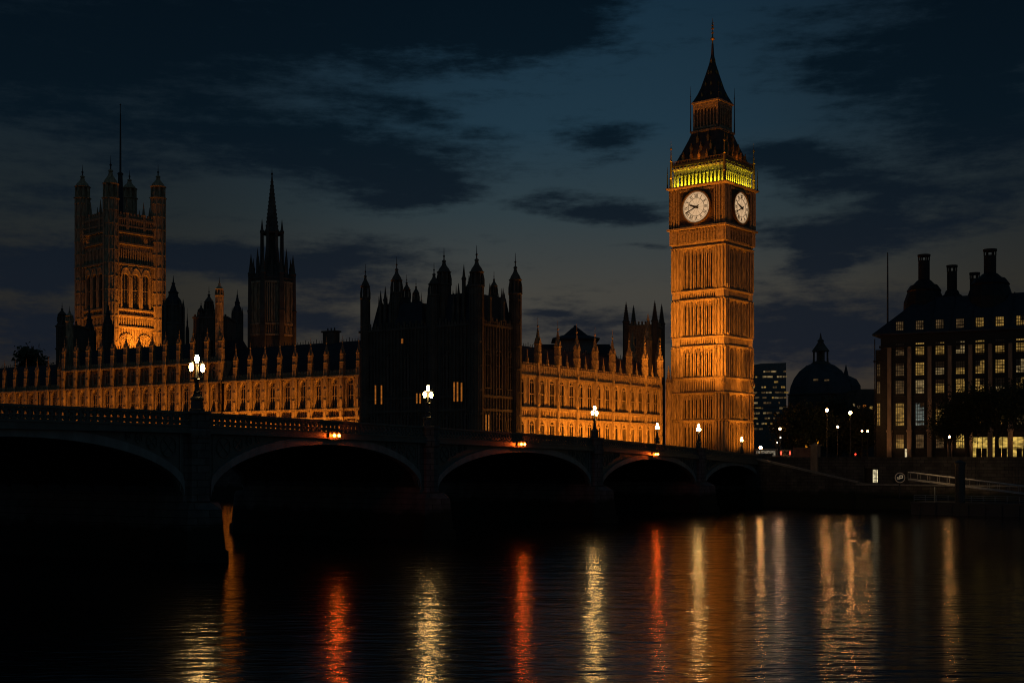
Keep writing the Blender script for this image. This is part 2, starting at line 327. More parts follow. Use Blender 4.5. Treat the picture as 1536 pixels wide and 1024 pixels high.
def turret(parent, x, y, z0, z1, zt, r, m=STONE, n=8, name='turret', spikes=True, cap='ogee', tip=True):
    H = zt - z1; mb = MB()
    prof = [(z0, r)]; z = z0 + 4.2
    while z < z1 - 1.5:
        prof += [(z, r), (z + .05, r * 1.1), (z + .35, r * 1.1), (z + .4, r)]; z += 4.4
    prof += [(z1 - .4, r), (z1 - .3, r * 1.22), (z1, r * 1.22), (z1 + .02, r * .9)]
    mb.lathe(x, y, prof, n)
    for i in range(n):                                        # ribs on the corners
        a = i * 2 * math.pi / n; px_, py_ = x + r * 1.06 * math.cos(a), y + r * 1.06 * math.sin(a); k = r * .09
        mb.box(px_ - k, px_ + k, py_ - k, py_ + k, z0, z1 - .35)
    zl = z1 + H * .30
    mb.lathe(x, y, [(z1, r * .55), (zl, r * .55)], n)         # lantern core and posts
    for i in range(n):
        a = (i + .5) * 2 * math.pi / n; px_, py_ = x + r * .95 * math.cos(a), y + r * .95 * math.sin(a); k = r * .12
        mb.box(px_ - k, px_ + k, py_ - k, py_ + k, z1 - .01, zl)
        if spikes and i % 2 == 0:
            qx, qy = x + r * 1.12 * math.cos(a), y + r * 1.12 * math.sin(a)
            mb.lathe(qx, qy, [(z1 - .3, r * .13), (z1 + H * .14, r * .13), (z1 + H * .26, .02)], 4)
    zc = z1 + H * .60
    if cap == 'ogee':
        mb.lathe(x, y, [(zl, r * 1.0), (zl + .03 * H, r * 1.18), (zl + .05 * H, r * .95), (zl + .12 * H, r * .78), (zl + .18 * H, r * .52), (zl + .23 * H, r * .34), (zl + .29 * H, r * .27), (zc, r * .2)], n)
        mb.lathe(x, y, [(zc - .02, r * .16), (zc + .02 * H, r * .36), (zc + .05 * H, r * .3), (zc + .07 * H, r * .12)], n)
    else:
        mb.lathe(x, y, [(zl, r * 1.0), (zl + .03 * H, r * 1.15), (zl + .05 * H, r * .95), (zc, r * .3), (zc + .1 * H, r * .12)], n)
    o = mb.build(name, m, parent)
    if tip:
        fb = MB(); fb.lathe(x, y, [(zc + .04 * H, r * .10), (zc + .15 * H, r * .08), (zc + .17 * H, r * .2), (zc + .2 * H, r * .06), (zt, .03)], 6)
        fb.build('finial', LEAD, o)
    return o

def window_mesh(w, h, lights, transom=None, arched=True, m=STONE):
    """stone frame and mullions standing in front of the pane; origin at the middle of the sill, front towards -y"""
    mb = MB(); hw = w / 2; zs = h - w * .55 if arched else h
    for s in (-1, 1): mb.box(s * hw - .07, s * hw + .07, -.16, .0, 0, zs)
    for i in range(1, lights):
        x = -hw + w * i / lights; mb.box(x - .06, x + .06, -.13, 0, 0.02, h - (.1 if arched else 0))
    mb.box(-hw - .08, hw + .08, -.22, 0, -.16, .02)
    if transom: mb.box(-hw + .07, hw - .07, -.12, 0, transom - .08, transom + .08)
    if arched:
        mb.archhead(-hw + .07, hw - .07, zs, h + .12, -.15, 0, 4)
        for i in range(lights): mb.archhead(-hw + w * i / lights + .06, -hw + w * (i + 1) / lights - .06, zs - .15, zs + w / lights * .55, -.10, -.01, 3)
    else: mb.box(-hw - .07, hw + .07, -.18, 0, h, h + .16)
    return mb.mesh('window', m)
def pane_mesh(w, h, m):
    mb = MB(); mb.box(-w / 2 + .05, w / 2 - .05, -.035, .03, .02, h - .02); return mb.mesh('pane', m)

def gothic_range(name, label, loc, rz, Ln, bays, per, storeys, strings, ztop, depth=11, z0=7.9, b_out=1.0, b_w=.9, pin=(.42, 2.2, 2.4), roof_z=33, wfrac=.5, glass=GLASS,
                 upper_plain=False, cresting=True, small_pin=False, skip_roof=False, chimneys=(), jd=.72):
    T = thing(name, label, 'palace wing', (loc[0], loc[1], 0), rz)
    bay = Ln / bays; mb = MB(); sub = bay / per; ww = sub * wfrac
    mb.box(0, Ln, 0, depth, z0, ztop - .6)
    for i in range(bays * per):                               # jamb ribs and arch heads in front of the slab
        c = (i + .5) * sub
        for (za, zb, tr) in storeys:
            j = jd if za < 26 else .2
            mb.archhead(c - ww / 2, c + ww / 2, zb - ww * .5, zb + .55, -j * .83, 0, 5)
            for s in (-1, 1):
                x = c + s * (ww / 2 + .14); mb.box(x - .13, x + .13, -j, -.002, za - .3, zb + .3)
                if sub - ww > 1.4:
                    x = c + s * (ww / 2 + .52); mb.box(x - .09, x + .09, -j * .6, -.001, za - .3, zb + .45)
    for za, zb in zip(strings[:-1], strings[1:]):             # blind panelling between string courses that carry no window
        if not any(a < zb and b_ > za for a, b_, _ in storeys):
            k = int(Ln / .62)
            for i in range(k):
                x = (i + .5) * Ln / k; mb.box(x - .12, x + .12, -.26, 0, za + .18, zb - .02)
            mb.box(0, Ln, -.2, .02, zb - .5, zb - .2)
    mb.build('wall', STONE, T)
    for z in strings:
        sb = MB(); sb.prism([(0, z - .22), (Ln, z - .22), (Ln, z + .12), (0, z + .12)], -(1.02 if z > 25 and jd > .5 else .82 if jd > .5 else .55), .01); sb.box(0.01, Ln - .01, -.62, 0, z + .119, z + .22); sb.build('string_course', STONE2, T)
    pb = MB(); pb.box(0, Ln, -.5, .1, strings[-1] + .23, strings[-1] + .5); k = int(Ln / .9)  # pierced parapet
    hp = ztop - strings[-1] - .5
    for i in range(k):
        x = (i + .5) * Ln / k; pb.box(x - .14, x + .14, -.42, .02, strings[-1] + .5, ztop - .28)
        pb.box(x - .3, x + .3, -.40, .0, ztop - .1, ztop + .3)
    pb.box(0, Ln, -.48, .08, ztop - .3, ztop - .1); pb.box(0, Ln, -.3, -.1, strings[-1] + .45, ztop - .25); pb.build('parapet', STONE2, T)
    bm = MB(); zt = ztop + .4
    bm.box(-b_w / 2, b_w / 2, -b_out, .05, z0, strings[0]); bm.box(-b_w * .46, b_w * .46, -b_out * .93, .04, strings[0], strings[-1]); bm.box(-b_w * .42, b_w * .42, -b_out * .86, .03, strings[-1], zt)
    for z in strings: bm.box(-b_w * .56, b_w * .56, -b_out * 1.08, .02, z - .2, z + .2)
    for zz in [z0 + 2 + i * 2.3 for i in range(int((zt - z0 - 2) / 2.3))]:
        bm.box(-b_w * .3, b_w * .3, -b_out - .07, -b_out * .84, zz, zz + 1.7)
    bme = bm.mesh('buttress', STONE); pme = pinnacle_mesh('pinnacle', *pin)
    for i in range(bays + 1):
        o = put('buttress', bme, T, (min(max(i * bay, .0), Ln), 0, 0)); put('pinnacle', pme, o, (0, -b_out * .45, zt))
    if small_pin:
        sm = pinnacle_mesh('small_pinnacle', .22, .5, 1.5)
        for i in range(bays): put('small_pinnacle', sm, T, ((i + .5) * bay, -.25, ztop + .25))
    for (za, zb, tr) in storeys:
        wme = window_mesh(ww, zb - za, 3 if ww > 1.7 else 2, tr - za if tr else None); pme2 = pane_mesh(ww, zb - za, glass)
        for i in range(bays * per):
            o = put('window', wme, T, ((i + .5) * sub, -.012, za)); put('pane', pme2, o)
    if not skip_roof:
        rb = MB(); m_ = Matrix.Rotation(0, 4, 'Z'); ym = depth * .5
        rb.add([(.2, .4, ztop - .7), (Ln - .2, .4, ztop - .7), (Ln - .2, ym - .8, roof_z), (.2, ym - .8, roof_z), (.2, ym + .8, roof_z), (Ln - .2, ym + .8, roof_z), (Ln - .2, depth - .4, ztop - .7), (.2, depth - .4, ztop - .7)],
               [(0, 1, 2, 3), (3, 2, 5, 4), (4, 5, 6, 7), (0, 3, 4, 7), (1, 6, 5, 2), (0, 7, 6, 1)])
        ro = rb.build('roof', SLATE, T)
        if cresting:
            cb = MB(); k = int(Ln / .8)
            for i in range(k):
                x = .4 + (i + .5) * (Ln - .8) / k; cb.box(x - .05, x + .05, ym - .05, ym + .05, roof_z - .02, roof_z + .7 + .35 * (i % 4 == 0))
            cb.box(.3, Ln - .3, ym - .06, ym + .06, roof_z - .05, roof_z + .18); cb.build('cresting', LEAD, ro)
        for (x, w_, zc) in chimneys:
            cb = MB(); cb.box(x - w_ / 2, x + w_ / 2, ym - .9, ym + .9, roof_z - 3, zc); cb.box(x - w_ * .6, x + w_ * .6, ym - 1.1, ym + 1.1, zc, zc + .35)
            for q in (-.3, 0, .3): cb.lathe(x + q * w_, ym, [(zc + .35, .16), (zc + 1.0, .13)], 8)
            cb.build('chimney', DARKST, T)
    return T
PH = R(-34)
ex, ey = Vector((math.cos(PH), math.sin(PH))), Vector((-math.sin(PH), math.cos(PH)))
STO = [(10.2, 15.7, None), (19.1, 24.7, 21.6)]; STR = [8.9, 17.0, 18.8, 25.5]

# north range: from the dark pavilion back to the clock tower
NR0 = Vector((.64, 245.0)); NRL = 59.0
gothic_range('palace_range', 'amber floodlit gothic wing running from the dark turreted block to the clock tower', NR0, R(56), NRL, 8, 2,
             [(10.2, 15.7, None), (18.7, 23.9, 21.1)], [8.9, 16.3, 18.3, 24.5], 26.8, roof_z=31.0, b_w=.8, b_out=.75, pin=(.55, 3.6, 3.6), small_pin=True, wfrac=.46, depth=12, jd=.2)
fy = Vector((ey.x, ey.y)); fo = Vector((ex.x, ex.y))
def nr(tt, out, z): p = NR0 + fy * tt + fo * out; return (p.x, p.y, z)
pools(nr, 1, NRL - 2, 7.6, 8.6, 21, 10, 12500, 4)

# river ranges (right end first)
def rv(px, Y): return Vector((wx(px, Y), Y))
Q0 = rv(541, 263.0); Q1 = Q0 - ex * 40.0; Q2 = Q1 - ex * 55.0; Q3 = Q2 - ex * 60
gothic_range('palace_range', 'amber lit riverside wing of nine bays with arched windows, left of the dark turreted block', Q1, PH, 40, 9, 1, STO, STR, 26.6, roof_z=33.2, wfrac=.44, b_w=1.15, b_out=1.15,
             pin=(.45, 3.0, 2.6), chimneys=((27.0, 3.2, 35.5),))
gothic_range('palace_range', 'taller central riverside wing with a dark upper storey below the massive square tower', Q2, PH, 55, 12, 1, STO + [(26.4, 29.2, None)], STR + [30.0], 31.0, roof_z=35.2, wfrac=.42, b_w=1.15,
             b_out=1.15, pin=(.5, 3.2, 2.2))
gothic_range('palace_range', 'low dim riverside wing at the far left end of the palace', Q3, PH, 58, 13, 1, STO, STR, 26.6, roof_z=32.4, wfrac=.42, b_w=1.0, b_out=1.0, pin=(.42, 3.4, 2.4))
def rr(P, tt, out, z): p = P + ex * tt - ey * out; return (p.x, p.y, z)
pools(lambda a, b_, z: rr(Q1, a, b_, z), .3, 39.5, 4.0, 10.2, 24, 9, 7800, 1)
pools(lambda a, b_, z: rr(Q2, a, b_, z), .8, 54, 3.6, 10.2, 24, 12, 6600, 2)
pools(lambda a, b_, z: rr(Q3, a, b_, z), 1, 50, 3.6, 10.2, 24, 11, 4300, 3)

# ------------------------------------------------------------------ dark pavilion at the corner
PC = NR0 - fy * 11.85; PL, PD = 28.5, 12.2
pv = thing('palace_block', 'dark unlit gothic corner block crowned with many turrets, few amber windows lit', 'palace wing', (PC.x, PC.y, 0), PH)   # local: x to the right along the river face (0 = corner), y inland
mb = MB(); mb.box(-PL, 0, 0, PD, 7.9, 33.4)
for z in (17.5, 20, 33.2):
    mb.box(-PL - .3, .3, -.3, PD + .3, z - .2, z + .25)
for i in range(34):
    x = -PL + (i + .5) * PL / 34; mb.box(x - .1, x + .1, -.28, .0, 9, 33)
for i in range(13):
    y = (i + .5) * PD / 13; mb.box(0, .28, y - .1, y + .1, 9, 33)
for i in range(40):
    x = -PL + (i + .5) * PL / 40; mb.box(x - .22, x + .22, -.25, .0, 33.45, 34.6 if i % 2 else 34.0)
for i in range(17):
    y = (i + .5) * PD / 17; mb.box(-.02, .25, y - .22, y + .22, 33.45, 34.6 if i % 2 else 34.0)
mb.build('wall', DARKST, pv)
wme = window_mesh(1.9, 6.0, 3, 3.0, m=DARKST); wm2 = window_mesh(1.9, 7.0, 3, 4.2, m=DARKST); pmd, pml = pane_mesh(1.9, 6, GLASS), pane_mesh(1.9, 6.0, WINO)
pm2 = pane_mesh(1.9, 7.0, GLASS); slit = pane_mesh(.55, 5.4, WINO)
rows = [(-25.6, 10.5), (-21.2, 10.5), (-16.8, 10.5), (-12.2, 10.5), (-7.6, 10.5), (-3.3, 10.5)]
for i, (x, z) in enumerate(rows):
    o = put('window', wme, pv, (x, -.02, z + .3)); put('pane', pmd, o)
    o = put('window', wm2, pv, (x, -.02, 21.6)); put('pane', pm2, o)
for y in (2.6, 6.1, 9.6):
    o = put('window', wme, pv, (.02, y, 10.8), R(90)); put('pane', pmd, o)
    o = put('window', wm2, pv, (.02, y, 21.6), R(90)); put('pane', pm2, o)
def lit_slit(x, z, w, h, y=-.30, side=False):
    a = MB(); a.box(-w / 2 - .1, w / 2 + .1, -.05, .28, -.1, h + .1); b_ = MB(); b_.box(-w / 2, w / 2, -.08, -.045, 0, h)
    loc = (.30, x, z) if side else (x, y, z)
    o = a.build('lit_window', DARKST, pv, loc); o.rotation_euler = (0, 0, R(90) if side else 0); b_.build('pane', WINO, o)
def pvx(px):                                                  # river face coordinate seen at a column of the photograph
    k = (px - 768) / F; return (PC.x - k * PC.y) / (k * ex.y - ex.x)
for px, y0_, y1_ in ((565, 606, 578), (574, 606, 578), (627, 605, 590), (632, 605, 590), (683, 602, 573), (688, 602, 573), (694, 602, 574), (605, 515, 508)):
    x = pvx(px); Y = PC.y + ex.y * x; lit_slit(x, wz(y0_, Y), .32 if px != 605 else .45, (y0_ - y1_) * Y / F)
for y, h in ((1.6, 2.6), (2.5, 2.6)): lit_slit(y, 19.2 - 6.2, .3, 3.6, side=True)
# roofs
def hip(mb, x0, x1, y0, y1, z0, z1, ins):
    mb.add([(x0, y0, z0), (x1, y0, z0), (x1, y1, z0), (x0, y1, z0), (x0 + ins, y0 + ins, z1), (x1 - ins, y0 + ins, z1), (x1 - ins, y1 - ins, z1), (x0 + ins, y1 - ins, z1)],
           [(0, 3, 2, 1), (4, 5, 6, 7), (0, 1, 5, 4), (1, 2, 6, 5), (2, 3, 7, 6), (3, 0, 4, 7)])
for a, b_, zt in ((-PL + 2.0, -13.8, 38.2), (-9.9, -.4, 39.0)):
    mb = MB(); hip(mb, a, b_, .8, PD - .8, 33.3, zt, .9); ro = mb.build('roof', SLATE, pv)
    cb = MB(); n = int((b_ - a - 2.2) / .7)
    for i in range(n + 1):
        x = a + 1.1 + i * (b_ - a - 2.2) / n; h = 1.1 + .9 * (i % 3 == 0)
        for y in (1.8, PD - 1.8): cb.lathe(x, y, [(zt - .05, .12), (zt + .3, .09), (zt + h, .02)], 4)
    for y0_ in (1.8, PD - 1.8): cb.box(a + 1, b_ - 1, y0_ - .06, y0_ + .06, zt - .02, zt + .35)
    cb.build('cresting', LEAD, ro)
for px, yt, y1_, r, dy in ((548, 396, 446, .95, .0), (595, 385, 438, 1.15, 2.0), (610, 412, 446, .8, 5), (624, 419, 450, .7, 8), (651, 394, 442, 1.1, 0.2), (666, 372, 426, 1.35, 2.0), (703, 413, 440, .7, 7.5), (715, 368, 428, 1.35, .1), (741, 407, 440, .7, 8)):
    x = pvx(px); 
    for _ in range(8):                                        # slide along the face until the column is met at that depth
        p = PC + ex * x + ey * dy; c = 768 + F * p.x / p.y; x += (px - c) * p.y / F
    p = PC + ex * x + ey * dy; turret(pv, x, dy, 7.9 if dy < .5 else 30, wz(y1_, p.y), wz(yt, p.y), r * .86, m=DARKST)
p = PC + ey * PD; turret(pv, .1, PD - .5, 7.9, wz(440, p.y), wz(380, p.y), 1.05, m=DARKST)
for px, yt in ((573, 430), (566, 436), (581, 436), (637, 440), (691, 397), (683, 425), (730, 425), (750, 432), (676, 440)):
    x = pvx(px); Y = PC.y + ex.y * x + 1; sp = MB(); sp.lathe(x, 1.0, [(33.5, .28), (wz(yt, Y) - 3.0, .26), (wz(yt, Y) - 2.6, .34), (wz(yt, Y) - 2.2, .2), (wz(yt, Y), .03)], 4); sp.build('pinnacle', DARKST, pv)
c = PC + fo * 9 + fy * 4
lamp('SPOT', 'floodlight', (c.x, c.y, 8.4), (PC.x + fy.x * 8, PC.y + fy.y * 8, 20), 850, SOD, spot_size=R(95), spot_blend=.8, shadow_soft_size=.3)

# ------------------------------------------------------------------ clock tower
TY = 290.0; PT = R(-38.5); TC = Vector((wx(1086, TY), TY)); tex, tey = Vector((math.cos(PT), math.sin(PT))), Vector((-math.sin(PT), math.cos(PT)))
HW = 6.8; tcn = TC - tex * HW + tey * HW
ct = thing('clock_tower', 'tall floodlit gothic clock tower with glowing round dials at the end of the bridge', 'clock tower', (tcn.x, tcn.y, 0), PT)
STG = [(7.9, 17.3), (17.3, 23.6), (27.0, 34.3), (36.4, 45.0), (47.1, 57.0)]; BND = [(23.6, 27.0), (34.3, 36.4), (45.0, 47.1)]
mb = MB(); mb.box(-6.25, 6.25, -6.25, 6.25, 7.9, 61)
rib = MB(); bt = MB()
for k in range(4):
    mb.m = rib.m = bt.m = RZ(k * math.pi / 2)
    for (z0, z1) in STG:
        top = z1 - .25
        for c in (-2.95, 0, 2.95):                             # three panels with traceried heads
            rib.box(c - 1.28, c - 1.06, -6.76, -6.2, z0 + .2, top); rib.box(c + 1.06, c + 1.28, -6.76, -6.2, z0 + .2, top)
            rib.archhead(c - 1.06, c + 1.06, top - 1.55, top, -6.62, -6.2, 5)
            for q in (-.80, -.22, .22, .80):
                rib.box(c + q - .09, c + q + .09, -6.60, -6.2, z0 + .2, top - .6)
            rib.box(c - 1.06, c + 1.06, -6.46, -6.2, (z0 + top) / 2 - .12, (z0 + top) / 2 + .12)
        for s in (-1, 1):
            rib.box(s * 4.55 - .08, s * 4.55 + .08, -6.95, -6.2, z0 + .1, top + .05)
    for (z0, z1) in BND:                                       # panelled bands
        n = 20
        for i in range(n):
            x = -4.7 + 9.4 * (i + .5) / n; rib.box(x - .12, x + .12, -6.6, -6.2, z0 + .35, z1 - .1)
        rib.box(-4.8, 4.8, -6.5, -6.2, z1 - .75, z1 - .35)
mb.m = rib.m = bt.m = None
for (z0, z1) in STG:
    w_ = MB(); w_.box(-.12, .12, -.05, .3, 0, z1 - z0 - 2.2); fme = w_.mesh('window', GLASS)  # glass lancets; the dark slits also stand for shade in the panel grooves
    for k in (0, 1):
        for c in (-2.95, 0, 2.95):
            for q in (-.5, .5, 1.475)[:2 if c > 2 else 3]:
                m_ = RZ(k * math.pi / 2) @ Vector((c + q, -6.51, z0 + .6)); put('window', fme, ct, tuple(m_), k * math.pi / 2)
mb.build('shaft', STONE, ct); rib.build('panel_ribs', STONE, ct)
for sx in (-1, 1):
    for sy in (-1, 1):                                         # clasping corner buttresses
        b_ = MB(); cx, cy = sx * 5.75, sy * 5.75
        b_.box(cx - 1.05, cx + 1.05, cy - 1.05, cy + 1.05, 7.9, 57.1)
        for q in (-.8, 0, .8):
            for (z0, z1) in STG:
                b_.box(cx + q - .15, cx + q + .15, cy - 1.45, cy + 1.45, z0 + .3, z1 - .3); b_.box(cx - 1.45, cx + 1.45, cy + q - .15, cy + q + .15, z0 + .3, z1 - .3)
        b_.box(cx - 1.25, cx + 1.25, cy - 1.25, cy + 1.25, 7.95, 10.2)
        o = b_.build('corner_buttress', STONE, ct)
        nb = MB()                                              # statue niche with canopy
        nx, ny = cx + sx * 1.25, cy + sy * 1.25
        nb.lathe(nx - sx * .3, ny - sy * .3, [(22.9, .1), (23.5, .6), (23.7, .62), (23.72, .35), (25.3, .3), (25.5, .2), (25.52, .62), (25.9, .6), (27.6, .08)], 8)
        nb.build('niche', STONE2, o)
for z, tq in ((17.3, .22), (23.6, .4), (27.0, .28), (34.3, .3), (36.4, .24), (45.0, .3), (47.1, .24), (57.1, .55)):
    sb = MB(); sb.lathe(0, 0, [(z - .3, HW), (z - .1, HW + tq * .6), (z + .1, HW + tq * .6), (z + .28, HW)], 4); sb.build('string_course', STONE2, ct)
# corbelled panel stage under the clock
cb = MB(); cb.lathe(0, 0, [(57.3, 6.7), (58.0, 7.0), (61.2, 7.05)], 4)
for k in range(4):
    cb.m = RZ(k * math.pi / 2)
    for i in range(13):
        x = -5.0 + 10 * (i + .5) / 13; cb.box(x - .13, x + .13, -7.32, -7.0, 58.3, 60.9)
        cb.archhead(x - .385 + .13, x + .385 - .13 + .0, 60.0, 60.9, -7.28, -7.0, 3)
    for s in (-1, 1): cb.box(s * 6.1 - .95, s * 6.1 + .95 * (1 if s < 0 else 1), -7.4, -6.9, 58.0, 61.2)
cb.m = None
cb.lathe(0, 0, [(61.2, 7.1), (61.3, 7.75), (61.7, 7.75), (61.8, 7.3)], 4); cb.build('corbel_stage', STONE2, ct)
# clock stage
cs = MB(); cs.box(-7.0, 7.0, -7.0, 7.0, 61.7, 71.0)
sp_ = MB()
for k in range(4):
    cs.m = sp_.m = RZ(k * math.pi / 2)
    for s in (-1, 1):
        for (a, b_, y) in ((4.55, 4.85, -7.42), (5.1, 5.45, -7.36), (5.75, 6.2, -7.42), (6.55, 7.35, -7.35)):
            lo, hi = sorted((s * a, s * b_)); cs.box(lo, hi, y - (.002 * k if k % 2 else 0), -6.9, 61.75, 70.6)
    cs.box(-4.55, 4.55, -7.38, -6.9, 69.95, 70.4); cs.box(-4.55, 4.55, -7.38, -6.9, 61.78, 62.2)
    sp_.box(-4.5, 4.5, -7.08, -6.95, 62.2, 69.95)
    for sx in (-1, 1):
        for sz in (-1, 1):
            for r_ in (.25, .55, .85):
                pts = [(sx * (4.2 - r_ * math.cos(a)), -7.12, 66.07 + sz * (3.6 - r_ * math.sin(a))) for a in [i * math.pi / 12 for i in range(7)]]
                sp_.tube(pts, .07, 4)
cs.m = sp_.m = None
cs.lathe(0, 0, [(70.6, 7.2), (70.75, 7.6), (71.0, 7.95), (71.25, 7.95), (71.35, 7.2)], 4)
cs.build('clock_stage', STONE2, ct); sp_.build('dial_surround', mat('dark_gilt_panel', (.09, .06, .035), .5, var=.5, scale=2), ct)
ZC, RD = 66.07, 3.5
def numeral(mb, s, ang, rad, h):
    wd = {'I': .22, 'V': .5, 'X': .5}; tot = sum(wd[c] for c in s); x = -tot / 2
    def bar(p, q, w):
        (x0, z0), (x1, z1) = p, q; dx, dz = x1 - x0, z1 - z0; l = math.hypot(dx, dz); nx, nz = -dz / l * w / 2, dx / l * w / 2
        poly = [(x0 - nx, z0 - nz), (x1 - nx, z1 - nz), (x1 + nx, z1 + nz), (x0 + nx, z0 + nz)]
        ca, sa = math.cos(-ang), math.sin(-ang)
        pp = [(a * ca - (rad + b) * sa, ZC + a * sa + (rad + b) * ca) for a, b in poly]
        mb.prism(pp[::-1], -7.60, -7.53)
    for c in s:
        w = wd[c]
        if c == 'I': bar((x + w / 2, -h / 2), (x + w / 2, h / 2), .11)
        elif c == 'V': bar((x + .06, h / 2), (x + w / 2, -h / 2), .11); bar((x + w - .06, h / 2), (x + w / 2, -h / 2), .07)
        else: bar((x + .06, h / 2), (x + w - .06, -h / 2), .11); bar((x + w - .06, h / 2), (x + .06, -h / 2), .07)
        x += w
def annulus(mb, r0, r1, y0, y1, n=48):
    for i in range(n):
        a, c = 2 * math.pi * i / n, 2 * math.pi * (i + 1) / n
        mb.prism([(r0 * math.sin(a), ZC + r0 * math.cos(a)), (r0 * math.sin(c), ZC + r0 * math.cos(c)), (r1 * math.sin(c), ZC + r1 * math.cos(c)), (r1 * math.sin(a), ZC + r1 * math.cos(a))], y0, y1)
def hand(mb, ang, Ln, w, tail, y):
    ca, sa = math.cos(-ang), math.sin(-ang)
    poly = [(-w * .5, -tail), (w * .5, -tail), (w * .6, 0), (w * .42, Ln * .75), (0, Ln), (-w * .42, Ln * .75), (-w * .6, 0)]
    mb.prism([(x * ca - z * sa, ZC + x * sa + z * ca) for x, z in poly], y, y + .06)
for k in range(4):
    d0 = MB(); n = 48; d0.prism([(RD * math.cos(2 * math.pi * i / n), ZC + RD * math.sin(2 * math.pi * i / n)) for i in range(n)], -7.5, -7.1)
    o = d0.build('clock_face', DIAL, ct); o.rotation_euler = (0, 0, k * math.pi / 2)
    rm = MB(); annulus(rm, RD, RD + .32, -7.72, -7.1); rm.build('rim', GILT, o)
    tr = MB()
    annulus(tr, 3.36, 3.44, -7.56, -7.51); annulus(tr, 2.02, 2.12, -7.56, -7.51); annulus(tr, 3.02, 3.06, -7.55, -7.51)
    for i in range(12):
        a = i * math.pi / 6; tr.tube([(math.sin(a) * .3, -7.53, ZC + math.cos(a) * .3), (math.sin(a) * 2.02, -7.53, ZC + math.cos(a) * 2.02)], .022, 4)
    for i in range(60):
        a = i * math.pi / 30; tr.tube([(math.sin(a) * 3.06, -7.53, ZC + math.cos(a) * 3.06), (math.sin(a) * 3.36, -7.53, ZC + math.cos(a) * 3.36)], .025, 4)
    for i, s in enumerate(('XII', 'I', 'II', 'III', 'IV', 'V', 'VI', 'VII', 'VIII', 'IX', 'X', 'XI')): numeral(tr, s, i * math.pi / 6, 2.58, .72)
    tr.build('numerals', BLACK, o)
    h1 = MB(); hand(h1, R(290.5), 2.15, .42, .7, -7.70); h1.build('hour_hand', BLACK, o)
    h2 = MB(); hand(h2, R(246), 3.15, .24, .9, -7.80); annulus(h2, 0.0, .28, -7.86, -7.62, 12); h2.build('minute_hand', BLACK, o)
# belfry
bf = MB(); bf.lathe(0, 0, [(71.3, 4.9), (76.2, 4.9)], 4); bf.build('belfry_core', BLACK, ct)  # core coloured black to stand for the shade behind the columns
BELF = mat('pale_belfry_stone', (.42, .38, .26), .8, var=.3, scale=1.5, bump=.04)
bc = MB(); 
for k in range(4):
    bc.m = RZ(k * math.pi / 2)
    for i in range(14):
        x = -6.3 + 12.6 * i / 13
        bc.box(x - .18, x + .18, -6.62, -6.50, 71.35, 75.2)
        if i < 13: bc.archhead(x + .18, x + .79, 74.1, 75.2, -6.58, -6.48, 4)
        bc.box(x - .25, x + .25, -6.72, -6.46, 73.7, 74.0); bc.lathe(x, -6.75, [(75.1, .1), (75.6, .24), (76.0, .05)], 4)
    bc.box(-6.5, 6.5, -6.66, -6.15, 75.2, 75.75)
    for i in range(27):
        x = -6.3 + 12.6 * i / 26; bc.box(x - .12, x + .12, -6.8, -6.15, 75.3, 75.9)
bc.m = None; bc.build('belfry_arcade', BELF, ct)
for k in range(4):
    m_ = Matrix.Translation((tcn.x, tcn.y, 0)) @ RZ(PT + k * math.pi / 2)
    if k in (0, 1): strip(m_ @ Vector((-6.2, -7.2, 71.45)), m_ @ Vector((6.2, -7.2, 71.45)), m_ @ Vector((0, -6.3, 74.6)), 620 if k == 0 else 480, .2, (1, .80, .02))
# roof, lantern, spire
r1 = MB(); r1.lathe(0, 0, [(75.95, 6.55), (76.2, 7.0), (76.7, 7.0), (76.8, 6.45), (77.6, 6.1), (79.5, 5.27), (82.6, 4.08), (84.2, 3.55)], 4)
lr = r1.build('roof', IRON, ct)
rd = MB()
for k in range(4):
    rd.m = RZ(k * math.pi / 2)
    for z, xs, yy in ((77.3, (-4.2, -2.1, 0, 2.1, 4.2), -6.25), (79.4, (-2.6, 0, 2.6), -5.35), (81.6, (-1.4, 1.4), -4.5)):
        for x in xs:
            dm = MB(); dm.m = rd.m; dm.box(x - .28, x + .28, yy - .1, yy + .9, z, z + .8); dm.prism([(x - .4, z + .8), (x + .4, z + .8), (x, z + 1.7)], yy - .16, yy + .9)
            dm.lathe(x, yy, [(z + 1.6, .05), (z + 1.9, .12), (z + 2.2, .02)], 4); dm.build('dormer', GILT, lr)
    for i in range(34): x = -6.8 + 13.6 * (i + .5) / 34; rd.box(x - .05, x + .05, -6.95, -6.85, 76.68, 77.35)
    rd.box(-6.9, 6.9, -6.96, -6.86, 77.3, 77.42)
rd.m = None; rd.build('roof_railing', GILT, ct)
ln = MB(); ln.lathe(0, 0, [(84.1, 3.55), (84.3, 3.85), (84.65, 3.85), (84.7, 3.1)], 4); ln.lathe(0, 0, [(84.6, 2.5), (91.0, 2.5)], 4)
for k in range(4):
    ln.m = RZ(k * math.pi / 2)
    for i in range(8):
        x = -3.05 + 6.1 * i / 7; w = .24 if i in (0, 7) else .13; ln.box(x - w, x + w, -3.3, -2.8, 84.6, 90.6)
        if i < 7: ln.archhead(x + .13, x + .74, 89.3, 90.5, -3.22, -2.9, 4)
    ln.box(-3.2, 3.2, -3.35, -2.85, 85.0, 85.5); ln.box(-3.3, 3.3, -3.36, -2.8, 90.4, 90.9)
ln.m = None; ln.lathe(0, 0, [(90.85, 3.2), (91.0, 3.6), (91.35, 3.6), (91.4, 3.2)], 4)
ln.build('lantern_stage', STONE2, ct)
ss = MB(); ss.lathe(0, 0, [(91.3, 3.55), (91.9, 3.2), (93.2, 2.6), (94.8, 2.02), (98.0, 1.2), (100.6, .58), (102.6, .28), (105.3, .16)], 4)
so_ = ss.build('spire', IRON, ct)
